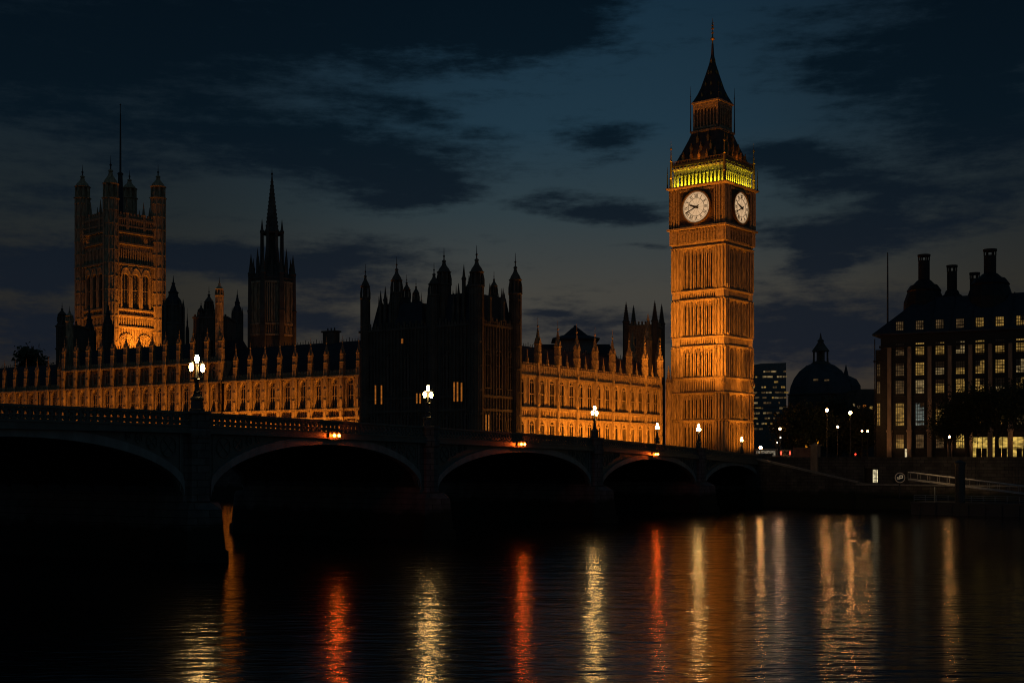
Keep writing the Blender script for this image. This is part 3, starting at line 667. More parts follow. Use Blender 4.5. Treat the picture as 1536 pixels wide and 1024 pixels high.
for k in range(4):
    for z, xs, yy in ((92.6, (-1.2, 1.2), -2.75), (95.2, (-.7, .7), -1.9), (98.0, (-.35, .35), -1.18), (100.8, (0,), -.5)):
        for x in xs: sd = MB(); sd.m = RZ(k * math.pi / 2); sd.box(x - .2, x + .2, yy - .14, yy + .4, z, z + .35); sd.prism([(x - .24, z + .35), (x + .24, z + .35), (x, z + .9)], yy - .16, yy + .4); sd.build('dormer', GILT, so_)
fn = MB()
fn.lathe(0, 0, [(105.2, .16), (106.0, .13), (106.1, .2), (106.35, .46), (106.6, .46), (106.85, .15), (107.6, .1), (107.75, .26), (108.0, .26), (108.15, .08), (108.6, .08), (108.7, .3), (108.95, .34), (109.2, .1), (109.6, .3), (109.85, .1), (111.3, .03)], 8)
fn.box(-.4, .4, -.04, .04, 110.1, 110.2); fn.build('finial', GILT, ct)
for sx in (-1, 1):
    for sy in (-1, 1):
        p_ = MB(); p_.lathe(sx * 7.0, sy * 7.0, [(71.3, .35), (73.5, .3), (73.6, .4), (73.8, .28), (77.5, .2), (77.6, .3), (77.8, .16), (80.2, .07), (80.3, .22), (80.6, .22), (80.8, .06), (82.4, .02)], 6); p_.build('corner_pinnacle', GILT, ct)
        p_ = MB(); p_.lathe(sx * 7.6, sy * 7.6, [(71.2, .14), (74.2, .1), (76.3, .02)], 6); p_.build('corner_spike', LEAD, ct)
        p_ = MB(); p_.lathe(sx * 3.7, sy * 3.7, [(84.6, .14), (88, .1), (92.6, .07), (92.7, .14), (92.9, .06), (95.2, .02)], 6); p_.build('lantern_pinnacle', LEAD, ct)
def tw(x, y, z): p = tcn + tex * x + tey * y; return (p.x, p.y, z)
# floodlights: river side (left face) and north side (right face), roof lights on the clock stage cornice
for x, q in ((-17, -3), (-9, 0), (5, 4)): lamp('SPOT', 'floodlight', tw(x, -29, 8.6), tw(q, -6.8, 54), 175000, SOD, spot_size=R(62), spot_blend=.9, shadow_soft_size=.4)
for x in (-4, 4): lamp('SPOT', 'floodlight', tw(x - 6, -13, 8.6), tw(x, -6.8, 26), 2600, SOD, spot_size=R(80), spot_blend=.9, shadow_soft_size=.3)
for y in (4, 12): lamp('SPOT', 'floodlight', tw(25, y, 8.6), tw(6.8, y * .3, 44), 52000, SOD, spot_size=R(66), spot_blend=.9, shadow_soft_size=.4)
for y in (-3, 3): lamp('SPOT', 'floodlight', tw(13, y + 4, 8.6), tw(6.8, y, 17), 6500, SOD, spot_size=R(80), spot_blend=.9, shadow_soft_size=.3)
for (x, y) in ((0, -6.95), (6.95, 0)):
    lamp('AREA', 'roof_floodlight', tw(x * 1.02, y * 1.02, 77.5), tw(x * .3, y * .3, 90), 60, SOD, size=3.0, shape='DISK')

# ------------------------------------------------------------------ massive square tower (far left)
VY = 428.0; PV = R(-42); VN = Vector((wx(166, VY), VY)); vex, vey = Vector((math.cos(PV), math.sin(PV))), Vector((-math.sin(PV), math.cos(PV)))
VW = 9.05; vc = VN - vex * VW + vey * VW
vt = thing('square_tower', 'massive square gothic tower with four corner turrets and a flagpole, lit amber low down', 'tower', (vc.x, vc.y, 0), PV)
def vz(py): return 8.2 + (690 - py) * VY / F
mb = MB(); mb.box(-VW, VW, -VW, VW, 7.9, 87.5)
st_ = MB(); win_v = []
for k in range(4):
    mb.m = st_.m = RZ(k * math.pi / 2)
    for i in range(25):                                        # fine panelling outside the windows
        x = -7.2 + 14.4 * i / 24
        for a, b_ in ((vz(525), vz(490)), (vz(363), vz(350))): mb.box(x - .12, x + .12, -VW - .3, -VW, a, b_)
        if abs(x) > 5.9: mb.box(x - .12, x + .12, -VW - .35, -VW, vz(487), vz(366))
    for c in (-3.9, 0, 3.9):                                   # three great windows
        for s in (-1, 1): mb.box(c + s * 1.55 - .32, c + s * 1.55 + .32, -VW - .75, -VW, vz(461), vz(398))
        mb.archhead(c - 1.23, c + 1.23, vz(415), vz(396), -VW - .7, -VW, 6)
        pts = [(c + 1.75 * math.cos(a), -VW - .8, vz(413) + 3.0 * math.sin(a)) for a in [math.pi * i / 12 for i in range(13)]]; mb.tube(pts, .24, 5)
    for i in range(15):                                        # arcade rows
        x = -6.3 + 12.6 * i / 14
        mb.box(x - .2, x + .2, -VW - .55, -VW, vz(392), vz(371)); mb.box(x - .2, x + .2, -VW - .55, -VW, vz(487), vz(474))
        mb.box(x - .16, x + .16, -VW - .4, -VW, vz(468.5), vz(463))
    for cx_ in (-3.4, 3.4):                                    # the blind arches lower down
        for r_ in (2.0, 2.5, 3.0):
            pts = [(cx_ + r_ * math.cos(a), -VW - .45, vz(514) + r_ * 1.1 * math.sin(a)) for a in [math.pi * i / 14 for i in range(15)]]; mb.tube(pts, .22, 5)
        for q in (-1.4, -.5, .5, 1.4): mb.box(cx_ + q - .14, cx_ + q + .14, -VW - .4, -VW, vz(530), vz(512))
    for i in range(20):                                        # pierced parapet and its crowns
        x = -6.6 + 13.2 * (i + .5) / 20; st_.box(x - .16, x + .16, -VW - .6, -VW + .1, vz(345), vz(322)); st_.box(x - .3, x + .3, -VW - .55, -VW, vz(322), vz(322) + (1.4 if i % 2 else .6))
    st_.box(-7.5, 7.5, -VW - .7, -VW + .2, vz(325) - .4, vz(325) + .4); st_.box(-7.5, 7.5, -VW - .68, -VW + .2, vz(336) - .3, vz(336) + .3)
    for x in (-3.2, 3.2): st_.lathe(x, -VW - .3, [(vz(345), .5), (vz(318), .45), (vz(316), .6), (vz(314), .35), (vz(296), .04)], 4)
    st_.build('parapet', STONE2, vt); st_ = MB()
mb.m = st_.m = None
mb.build('shaft', STONE, vt)
for py in (363, 394, 462.5, 472, 489, 346):
    sb = MB(); sb.lathe(0, 0, [(vz(py) - .35, VW + .6), (vz(py) - .2, VW + .95), (vz(py) + .35, VW + .95), (vz(py) + .36, VW)], 4); sb.build('string_course', STONE2, vt)
hgt = vz(404) - vz(460)
wme = window_mesh(2.3, hgt, 2, hgt * .5); pme = pane_mesh(2.3, hgt, GLASS); w2 = window_mesh(.46, vz(374) - vz(390), 1, None, False); p2 = pane_mesh(.5, vz(374) - vz(390), GLASS); w3 = window_mesh(.46, vz(475) - vz(486), 1, None, False); p3 = pane_mesh(.5, vz(475) - vz(486), GLASS)
for k in (0, 1):
    a = k * math.pi / 2; ca, sa = math.cos(a), math.sin(a)
    def fl(x, y, z): return (x * ca - y * sa, x * sa + y * ca, z)
    for c in (-3.9, 0, 3.9):
        o = put('window', wme, vt, fl(c, -VW - .02, vz(460)), a); put('pane', pme, o)
    for i in range(14):
        x = -6.3 + 12.6 * (i + .5) / 14
        o = put('window', w2, vt, fl(x, -VW - .02, vz(390)), a); put('pane', p2, o)
        o = put('window', w3, vt, fl(x, -VW - .02, vz(486)), a); put('pane', p3, o)
for sx, sy, yt in ((1, -1, 233), (1, 1, 247), (-1, -1, 247), (-1, 1, 255)):
    p = vc + vex * sx * VW + vey * sy * VW
    turret(vt, sx * VW, sy * VW, 7.9, wz(297, p.y), wz(yt, p.y), 2.25, m=STONE)
rf = MB(); rf.lathe(0, 0, [(87.4, 8.2), (91, 3.0), (92, 1.2), (106, .7), (106.5, 1.0), (107, .5)], 8); rf.build('roof_crown', LEAD, vt)
fp = MB(); fp.lathe(.0, 0, [(104, .34), (118, .24), (wz(157, VY + 12), .10)], 8); fp.lathe(0, 0, [(wz(157, VY + 12) - .1, .1), (wz(157, VY + 12) + .2, .3), (wz(157, VY + 12) + .5, .05)], 6)
fp.tube([(.3, 0, wz(170, VY + 12)), (1.2, -.4, 116), (1.9, -.8, 104)], .07, 4); fp.build('flagpole', LEAD, vt)
def vw_(x, y, z): p = vc + vex * x + vey * y; return (p.x, p.y, z)
for y in (-5, 3): lamp('SPOT', 'floodlight', vw_(VW + 10, y, 37), vw_(VW, y * .6, 53), 34000, SOD, spot_size=R(64), spot_blend=1.0, shadow_soft_size=.4)
lamp('SPOT', 'floodlight', vw_(-4, -VW - 11, 37), vw_(0, -VW, 58), 6000, SOD, spot_size=R(80), spot_blend=.9, shadow_soft_size=.4)
for (x, y) in ((-5.5, -VW - 1.2), (VW + 1.2, 4)): lamp('SPOT', 'floodlight', vw_(x, y, 81.2), vw_(x * .9, y * .9, 95), 60, SOD, spot_size=R(110), spot_blend=.9, shadow_soft_size=.2)

# ------------------------------------------------------------------ central spire tower
CY = 370.0; cc = Vector((wx(408, CY), CY)); sp2 = thing('spire_tower', 'dark octagonal gothic tower with a needle spire, left of the dark turreted block', 'tower', (cc.x, cc.y, 0), R(-34))
def cz(py): return 8.2 + (690 - py) * CY / F
mb = MB(); mb.lathe(0, 0, [(7.9, 6.0), (cz(424), 6.0), (cz(420), 6.3), (cz(418), 5.4), (cz(402), 3.5), (cz(400), 3.5)], 8)
mb.lathe(0, 0, [(cz(401), 1.5), (cz(350), 1.5)], 8)
for i in range(8):
    a = (i + .5) * math.pi / 4; mb.m = RZ(a + math.pi / 2) if False else None
    x, y = 3.05 * math.cos(a), 3.05 * math.sin(a); mb.lathe(x, y, [(cz(402), .42), (cz(350), .38), (cz(348), .5), (cz(346), .3), (cz(330), .04)], 4, a)
    x, y = 6.4 * math.cos(a), 6.4 * math.sin(a); mb.lathe(x, y, [(30, .75), (cz(470), .72), (cz(468), .85), (cz(466), .68), (cz(415), .6), (cz(413), .75), (cz(410), .5), (cz(384), .05)], 4, a)
    x, y = 5.3 * math.cos(a + .39), 5.3 * math.sin(a + .39); mb.lathe(x, y, [(cz(424), .4), (cz(406), .36), (cz(404), .46), (cz(402), .3), (cz(388), .03)], 4, a)
    x, y = 4.4 * math.cos(a), 4.4 * math.sin(a); mb.lathe(x, y, [(cz(418), .35), (cz(392), .3), (cz(374), .03)], 4, a)
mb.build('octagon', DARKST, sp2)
rb = MB()
for i in range(8):
    rb.m = RZ(i * math.pi / 4)
    for x in (-1.9, -1.35, -.75, -.2, .2, .75, 1.35, 1.9): rb.box(x - .13, x + .13, -6.3, -5.9, cz(488), cz(426))
    rb.box(-2.4, 2.4, -6.35, -5.9, cz(506), cz(503)); rb.box(-2.4, 2.4, -6.4, -5.9, cz(490), cz(487)); rb.box(-2.4, 2.4, -6.4, -5.9, cz(428), cz(425))
    for q in range(9): x = -2.0 + q * .5; rb.box(x - .1, x + .1, -6.2, -5.9, cz(503), cz(490))
rb.m = None; rb.build('panel_ribs', STONE, sp2)
wme = window_mesh(.9, cz(432) - cz(484), 1); pme = pane_mesh(.9, cz(432) - cz(484), GLASS)
for i in range(8):
    for x in (-1.05, .475, 1.05)[:: 2]:
        a = i * math.pi / 4; o = put('window', wme, sp2, (x * math.cos(a) + 6.02 * math.sin(a), x * math.sin(a) - 6.02 * math.cos(a), cz(484)), a); put('pane', pme, o)
ls = MB(); ls.lathe(0, 0, [(cz(352), 3.1), (cz(350), 3.3), (cz(347), 2.0), (cz(342), 1.7), (cz(262), .12)], 8); 
for i in range(12):
    z = cz(340 - 6 * i); r_ = 1.65 - .125 * i
    for q in range(8): a = (q + .5) * math.pi / 4; k = .12; ls.box(r_ * math.cos(a) * 1.08 - k, r_ * math.cos(a) * 1.08 + k, r_ * math.sin(a) * 1.08 - k, r_ * math.sin(a) * 1.08 + k, z, z + .35)
ls.build('spire', DARKST, sp2)
fb = MB(); fb.lathe(0, 0, [(cz(263), .1), (cz(261), .3), (cz(259), .1), (cz(252), .03)], 6); fb.build('finial', LEAD, sp2)
lamp('SPOT', 'floodlight', (cc.x + 17, cc.y - 9, 31), (cc.x + 4, cc.y, 44), 2600, SOD, spot_size=R(80), spot_blend=.9, shadow_soft_size=.3)
lamp('SPOT', 'floodlight', (cc.x - 4, cc.y - 14, 34), (cc.x, cc.y - 5, 47), 220, SOD, spot_size=R(80), spot_blend=.9, shadow_soft_size=.3)

# ------------------------------------------------------------------ end blocks and roof turrets of the river front
def end_block(label, px0, px1, Y, ytop, tur, z0=7.9, dep=9):
    x0, x1 = wx(px0, Y), wx(px1, Y); wdt = x1 - x0
    T = thing('palace_block', label, 'palace wing', (x0, Y, 0), 0)
    mb = MB(); zt = wz(ytop, Y); mb.box(0, wdt, 0, dep, z0, zt)
    for z in (30.2, zt - .4, 25.6, (30 + zt) / 2): mb.box(-.2, wdt + .2, -.25, dep + .2, z - .15, z + .2)
    n = max(4, int(wdt / .8))
    for i in range(n): x = (i + .5) * wdt / n; mb.box(x - .1, x + .1, -.2, 0, 9, zt - .6); mb.box(x - .2, x + .2, -.15, .1, zt, zt + (.9 if i % 2 else .4))
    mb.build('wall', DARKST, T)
    for (px, y1, yt, r, lit) in tur:
        turret(T, wx(px, Y) - x0, -4.2 if lit else (1.5 + (px % 3)), z0, wz(y1, Y), wz(yt, Y), r, m=STONE if lit else DARKST)
    wm_ = window_mesh(1.3, 5.0, 2, 2.6, m=DARKST); pm_ = pane_mesh(1.3, 5.0, GLASS)
    for i in range(int(wdt / 2.6)):
        o = put('window', wm_, T, (1.3 + i * 2.6, -.02, 31.5)); put('pane', pm_, o)
    return T
BY = Q1.y + 5.0
end_block('dark turreted block with one amber lit corner turret, left of the nine bay lit wing', 290, 341, BY, 474, ((335.5, 446, 420, .8, True), (308, 462, 426, .95, False), (296, 470, 448, .7, False), (322, 466, 450, .5, False)))
BY2 = Q2.y + 5.5
end_block('dark turreted block closing the taller central wing at its far left end', 84, 117, BY2, 487, ((90, 480, 452, .95, False), (113, 484, 462, .8, True), (102, 484, 468, .5, False)))
def roof_turret(label, px, Y, r, y1, yt, ybase=560, n=8):
    p = (wx(px, Y), Y); T = thing('roof_turret', label, 'turret', (p[0], p[1], 0), R(-34))
    zb, z1, zt = wz(ybase, Y), wz(y1, Y), wz(yt, Y); mb = MB()
    zb = 7.9
    mb.lathe(0, 0, [(zb, r * 1.0), (z1 - (zt - z1) * .6, r * 1.0), (z1 - (zt - z1) * .58, r * 1.1), (z1 - (zt - z1) * .5, r * .86), (z1, r * .86), (z1 + .02, r * 1.0), (z1 + .4, r * .98)], n)
    for i in range(n):
        a = i * 2 * math.pi / n; mb.lathe(r * 1.0 * math.cos(a), r * 1.0 * math.sin(a), [(zb + 5, r * .12), (z1 - .3, r * .12), (z1 + (zt - z1) * .25, .02)], 4)
    mb.build('shaft', DARKST, T)
    cp = MB(); H = zt - z1; cp.lathe(0, 0, [(z1 + .38, r * .9), (z1 + .2 * H, r * .8), (z1 + .32 * H, r * .5), (z1 + .42 * H, r * .46), (z1 + .45 * H, r * .55), (z1 + .5 * H, r * .36), (z1 + .72 * H, r * .14), (z1 + .74 * H, r * .22), (z1 + .78 * H, r * .08), (zt, .03)], n); cp.build('cap', LEAD, T)
    return T
roof_turret('broad dark turret with a stepped cap beside the massive square tower', 260, 335, 2.5, 460, 413)
roof_turret('slender dark turret just left of the needle spire tower', 356, 330, 1.3, 470, 434)
roof_turret('thin dark turret between the broad turret and the amber corner turret', 281, 345, .42, 500, 462)
roof_turret('small dark turret in front of the massive square tower, left of its near corner', 134, 345, 1.5, 500, 455)
roof_turret('low dark turret standing before the middle of the massive square tower', 162, 345, 1.3, 490, 448)

# ------------------------------------------------------------------ hall roof and four-pinnacle tower behind the north range
HY = 345.0
hl = thing('great_hall', 'low dark hall roof with a raised pyramid lantern behind the amber north wing', 'hall', (wx(865, HY), HY, 0), 0)
mb = MB(); x0, x1 = wx(776, HY) - wx(865, HY), wx(940, HY) - wx(865, HY); mb.box(x0, x1, 0, 18, 7.9, wz(560, HY)); mb.build('wall', DARKST, hl)
rb = MB(); zr, zl = wz(512, HY), wz(560, HY)
rb.add([(x0, -.5, zl), (x1, -.5, zl), (x1, 18.5, zl), (x0, 18.5, zl), (x0 + 6, 8, zr), (x1 - 4, 8, zr), (x1 - 4, 10, zr), (x0 + 6, 10, zr)], [(0, 3, 2, 1), (4, 5, 6, 7), (0, 1, 5, 4), (1, 2, 6, 5), (2, 3, 7, 6), (3, 0, 4, 7)]); rb.build('roof', SLATE, hl)
rb = MB(); zb, zt = wz(507, HY), wz(484, HY)
rb.box(-5.0, 5.0, 4, 14, zr - 3, zb); rb.build('lantern_wall', CONC, hl)
rb = MB(); rb.lathe(0, 9, [(zb - .05, 6.4), (zb + .3, 6.4), (zb + 1.4, 3.2), (zt - .6, .9), (zt - .3, .45), (zt + .2, .3)], 4, R(0)); rb.build('lantern_roof', SLATE, hl)
AY = 335.0
ab = thing('pinnacled_tower', 'dark square tower with four tall pinnacles between the north wing and the clock tower', 'tower', (wx(966, AY), AY, 0), R(-20))
hw = 3.9
mb = MB(); zt = wz(489, AY); mb.box(-hw, hw, -hw, hw, 7.9, zt)
for k in range(4):
    mb.m = RZ(k * math.pi / 2)
    for i in range(9): x = -3.4 + 6.8 * i / 8; mb.box(x - .1, x + .1, -hw - .2, -hw, 20, zt - .8)
    for z in (zt - .5, zt - 6, zt - 11): mb.box(-hw - .1, hw + .1, -hw - .35, -hw, z, z + .4)
    for i in range(8): x = -3.2 + 6.4 * i / 7; mb.box(x - .2, x + .2, -hw - .1, -hw + .3, zt - .05, zt + .8)
mb.m = None; mb.build('wall', STONE2, ab)
wme = window_mesh(1.3, 6, 2, 3); pme = pane_mesh(1.3, 6, GLASS)
for k in (0, 1):
    a = k * math.pi / 2
    for x in (-1.6, 1.6): o = put('window', wme, ab, (x * math.cos(a) + (hw + .02) * math.sin(a), x * math.sin(a) - (hw + .02) * math.cos(a), zt - 9), a); put('pane', pme, o)
for sx in (-1, 1):
    for sy in (-1, 1):
        p_ = MB(); x, y = sx * (hw - .1), sy * (hw - .1); p_.lathe(x, y, [(7.9, .85), (zt + .6, .8), (zt + .8, 1.0), (zt + 1.1, .75)], 8); crocket_spire(p_, x, y, zt + 1.1, wz(454, AY), .72, 8, 6); p_.build('pinnacle', DARKST, ab)
lamp('SPOT', 'floodlight', (wx(962, 318), 318, 26), (wx(968, AY), AY - 3, 38), 420, SOD, spot_size=R(70), spot_blend=.9, shadow_soft_size=.3)
for label, px, Y, ys, yt, r in (('amber lit buttress turret before the dark four pinnacle tower', 972, 306, 512, 470, .95), ('short amber buttress turret left of the dark four pinnacle tower', 949, 303, 530, 498, .8), ('small amber turret squeezed against the left edge of the clock tower', 1003, 298, 575, 548, .6),
                             ('amber stair turret at the end of the north wing, right of the tallest buttress turret', 988, 303, 535, 508, .6)):
    T = thing('stair_turret', label, 'turret', (wx(px, Y), Y, 0), R(-34)); mb = MB(); zs, zt = wz(ys, Y), wz(yt, Y)
    mb.lathe(0, 0, [(7.9, r), (zs - 4, r), (zs - 3.9, r * 1.1), (zs - 3.5, r), (zs, r), (zs + .1, r * 1.2), (zs + .35, r)], 8)
    for i in range(8): a = i * math.pi / 4; mb.lathe(r * 1.05 * math.cos(a), r * 1.05 * math.sin(a), [(9, .1), (zs + .2, .1), (zs + 1.2, .02)], 4)
    mb.build('shaft', STONE, T); s_ = MB(); crocket_spire(s_, 0, 0, zs + .35, zt, r * .85, 8, 5); s_.build('spirelet', STONE, T)

# ------------------------------------------------------------------ bridge
ZT = [(-120, 11.1), (-60, 11.85), (-19, 12.1), (0, 12.13), (34.7, 11.71), (75.3, 11.13), (113.5, 10.1), (146, 9.0), (200, 8.95)]
def zp(s):
    for (a, za), (b_, zb) in zip(ZT[:-1], ZT[1:]):
        if s <= b_: f = (s - a) / (b_ - a); f = f; return za + (zb - za) * f
    return ZT[-1][1]
def zps(s): return sum(zp(s + q) for q in (-6, -3, 0, 3, 6)) / 5
bg_ = thing('road_bridge', 'long low green painted road bridge of wide flat arches across the dark river', 'bridge', (A.x, A.y, 0), TH)
PIERS = [-108, -72, -36, 0, 34.7, 75.3, 113.5]; ENDS = PIERS + [146.0]; PW = 1.55
dk = MB(); ss_ = [s for s in range(-118, 175, 3)]
for a, b_ in zip(ss_[:-1], ss_[1:]):
    za, zb = zps(a) - 1.15, zps(b_) - 1.15
    dk.add([(a, .1, za), (b_, .1, zb), (b_, BW - .1, zb), (a, BW - .1, za), (a, .1, za - .5), (b_, .1, zb - .5), (b_, BW - .1, zb - .5), (a, BW - .1, za - .5)],
           [(0, 1, 2, 3), (7, 6, 5, 4), (4, 5, 1, 0), (6, 7, 3, 2)])
    if b_ <= 146:
        for y0_, y1_ in ((.45, 3.2), (BW - 3.2, BW - .45)):
            dk.add([(a, y0_, za + .13), (b_, y0_, zb + .13), (b_, y1_, zb + .13), (a, y1_, za + .13), (a, y0_, za), (b_, y0_, zb), (b_, y1_, zb), (a, y1_, za)], [(0, 1, 2, 3), (4, 5, 1, 0), (6, 7, 3, 2)])
dk.build('deck', ASPH, bg_)
arch_info = []
for j in range(len(ENDS) - 1):
    s0, s1 = ENDS[j] + PW, ENDS[j + 1] - PW; c, a_ = (s0 + s1) / 2, (s1 - s0) / 2
    zc = zps(c) - 2.25; zs = zc - (4.5 - .1 * max(0, j - 3)); arch_info.append((c, zc))
    n = 28
    def zi(x, off=0): return zs - off * 0 + (zc - zs + off) * math.sqrt(max(0, 1 - ((x - c) / (a_ + off)) ** 2))
    xs = [c - a_ * math.cos(math.pi * i / n) for i in range(n + 1)]
    xo = [c - (a_ + .75) * math.cos(math.pi * i / n) for i in range(n + 1)]
    soff = MB()
    for face, yf, sgn in (('n', 0, -1), ('s', BW, 1)):
        ring = MB()
        for i in range(n):
            p = [(xs[i], zi(xs[i])), (xs[i + 1], zi(xs[i + 1])), (max(s0, min(s1, xo[i + 1])), max(zs, zi(xo[i + 1], .75))), (max(s0, min(s1, xo[i])), max(zs, zi(xo[i], .75)))]
            y0_, y1_ = sorted((yf + sgn * .16, yf - sgn * .5))
            ring.prism(p, y0_, y1_)
        ring.build('arch_ring', PAINTL, bg_)
    m2 = 36; xx = [s0 + (s1 - s0) * i / m2 for i in range(m2 + 1)]
    for yf, sgn in ((0, -1), (BW, 1)):
        spn = MB()
        for i in range(m2):
            x0_, x1_ = xx[i], xx[i + 1]; l0 = zs if abs(x0_ - c) >= a_ - 1e-6 else zi(x0_); l1 = zs if abs(x1_ - c) >= a_ - 1e-6 else zi(x1_)
            y0_, y1_ = sorted((yf - sgn * .02, yf - sgn * .45)); spn.prism([(x0_, l0), (x1_, l1), (x1_, zps(x1_) - 1.45), (x0_, zps(x0_) - 1.45)], y0_, y1_)
        for s in (-1, 1):                                      # cast tracery in the spandrels: rings and a triangular frame
            xe = s0 + .35 if s < 0 else s1 - .35
            for rr_, dx in ((1.05, 1.3), (.7, 3.1), (.45, 4.5), (.3, 5.6)):
                x = xe - s * dx; zq = zps(x) - 1.75 - rr_
                pts = [(x + rr_ * .8 * math.cos(t_ * math.pi / 7), yf + sgn * .03, zq + rr_ * .8 * math.sin(t_ * math.pi / 7)) for t_ in range(15)]
                spn.tube(pts, .07, 4)
                for q in range(4): spn.tube([(x, yf + sgn * .03, zq), (x + rr_ * .8 * math.cos(q * math.pi / 2 + .78), yf + sgn * .03, zq + rr_ * .8 * math.sin(q * math.pi / 2 + .78))], .05, 4)
            spn.tube([(xe, yf + sgn * .04, zps(xe) - 1.6), (xe - s * 8, yf + sgn * .04, zps(xe - s * 8) - 1.6)], .08, 4); spn.tube([(xe, yf + sgn * .04, zps(xe) - 1.6), (xe, yf + sgn * .04, zs + .4)], .08, 4)
        spn.build('spandrel', PAINT, bg_)
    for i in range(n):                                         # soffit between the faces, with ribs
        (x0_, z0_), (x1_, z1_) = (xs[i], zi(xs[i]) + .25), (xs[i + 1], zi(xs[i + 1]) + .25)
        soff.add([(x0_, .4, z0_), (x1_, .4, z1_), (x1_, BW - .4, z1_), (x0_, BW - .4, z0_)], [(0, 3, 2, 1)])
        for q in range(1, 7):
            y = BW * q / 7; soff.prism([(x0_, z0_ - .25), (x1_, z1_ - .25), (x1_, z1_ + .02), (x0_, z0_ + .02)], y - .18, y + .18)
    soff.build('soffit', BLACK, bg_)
for s in PIERS:
    zt = zps(s); pm = MB()
    pm.lathe(0, 0, [(4.7, 1.0), (4.9, 1.08), (5.1, 1.0), (zt - 2.2, .98), (zt - 2.0, 1.1), (zt - 1.5, 1.12), (zt - 1.35, 1.0), (zt - .2, 1.0), (zt - .15, 1.15), (zt + .08, 1.15)], 8)
    pm.lathe(0, BW, [(4.7, 1.0), (zt - 2.2, .98), (zt - 2.0, 1.1), (zt - 1.5, 1.12), (zt - 1.35, 1.0), (zt - .2, 1.0), (zt - .15, 1.15), (zt + .08, 1.15)], 8)
    pm.box(-PW, PW, .02, BW - .02, 4.6, zt - 1.7)
    po = pm.build('pier', GRANITE, bg_, (s, 0, 0))
    cw = MB()
    def hexa(hw_, nose, z): return [(-hw_, -.9, z), (0, -nose, z), (hw_, -.9, z), (hw_, BW + .9, z), (0, BW + nose, z), (-hw_, BW + .9, z)]
    lv = [(2.3, 3.6, -4), (2.25, 3.4, .9), (2.1, 3.1, 1.0), (1.95, 2.7, 4.2), (1.7, 1.6, 4.75)]
    vs = sum([hexa(*q) for q in lv], []); fs = [(r_ * 6 + i, r_ * 6 + (i + 1) % 6, (r_ + 1) * 6 + (i + 1) % 6, (r_ + 1) * 6 + i) for r_ in range(len(lv) - 1) for i in range(6)] + [tuple(range(24, 30))]
    cw.add(vs, fs); cw.build('cutwater', GRANITE, po)
ab_ = MB(); ab_.box(144.4, 152, -.9, BW + .9, -3, zps(146) - 1.7); ab_.lathe(146, -.2, [(4, 1.2), (zps(146), 1.2), (zps(146) + .1, 1.4), (zps(146) + .4, 1.4)], 8); ab_.lathe(146, BW, [(4, 1.2), (zps(146), 1.2), (zps(146) + .1, 1.4), (zps(146) + .4, 1.4)], 8)
ab_.build('abutment', GRANITE, bg_)
# parapets
for yf, sgn, s_end in ((0, -1, 160), (BW, 1, 168)):
    rail = MB(); trac = MB(); segs = [s for s in range(-116, s_end + 1, 2)]
    for a, b_ in zip(segs[:-1], segs[1:]):
        for lo, hi, o0, o1 in ((-.16, 0.02, .20, .22), (-1.16, -1.02, .20, .22), (-1.62, -1.2, .42, .2), (-1.72, -1.62, .56, .2), (-1.20, -1.15, .5, .2)):
            y0_, y1_ = sorted((yf + sgn * o0, yf - sgn * o1)); za, zb = zps(a), zps(b_)
            rail.add([(a, y0_, za + lo), (b_, y0_, zb + lo), (b_, y1_, zb + lo), (a, y1_, za + lo), (a, y0_, za + hi), (b_, y0_, zb + hi), (b_, y1_, zb + hi), (a, y1_, za + hi)],
                     [(0, 3, 2, 1), (4, 5, 6, 7), (0, 1, 5, 4), (2, 3, 7, 6)])
    s = -60.0 if yf == 0 else 60
    while s < s_end - 1:                                       # pierced trefoil tracery
        z = zps(s); 
        for q in range(3):
            a0 = math.pi / 2 + q * 2 * math.pi / 3; cx_, cz_ = s + .17 * math.cos(a0), z - .56 + .17 * math.sin(a0)
            pts = [(cx_ + .15 * math.cos(a0 + t_ * math.pi / 3), yf, cz_ + .15 * math.sin(a0 + t_ * math.pi / 3)) for t_ in range(-2, 3)]
            trac.tube(pts, .125, 4)
        trac.box(s + .23, s + .43, yf - .06, yf + .06, z - 1.03, z - .15)
        trac.tube([(s - .3, yf, z - .18), (s, yf, z - .36), (s + .3, yf, z - .18)], .08, 4); trac.tube([(s - .3, yf, z - 1.0), (s, yf, z - .80), (s + .3, yf, z - 1.0)], .10, 4)
        s += .66
    o = rail.build('parapet', PAINT, bg_); trac.build('tracery', PAINT, o)

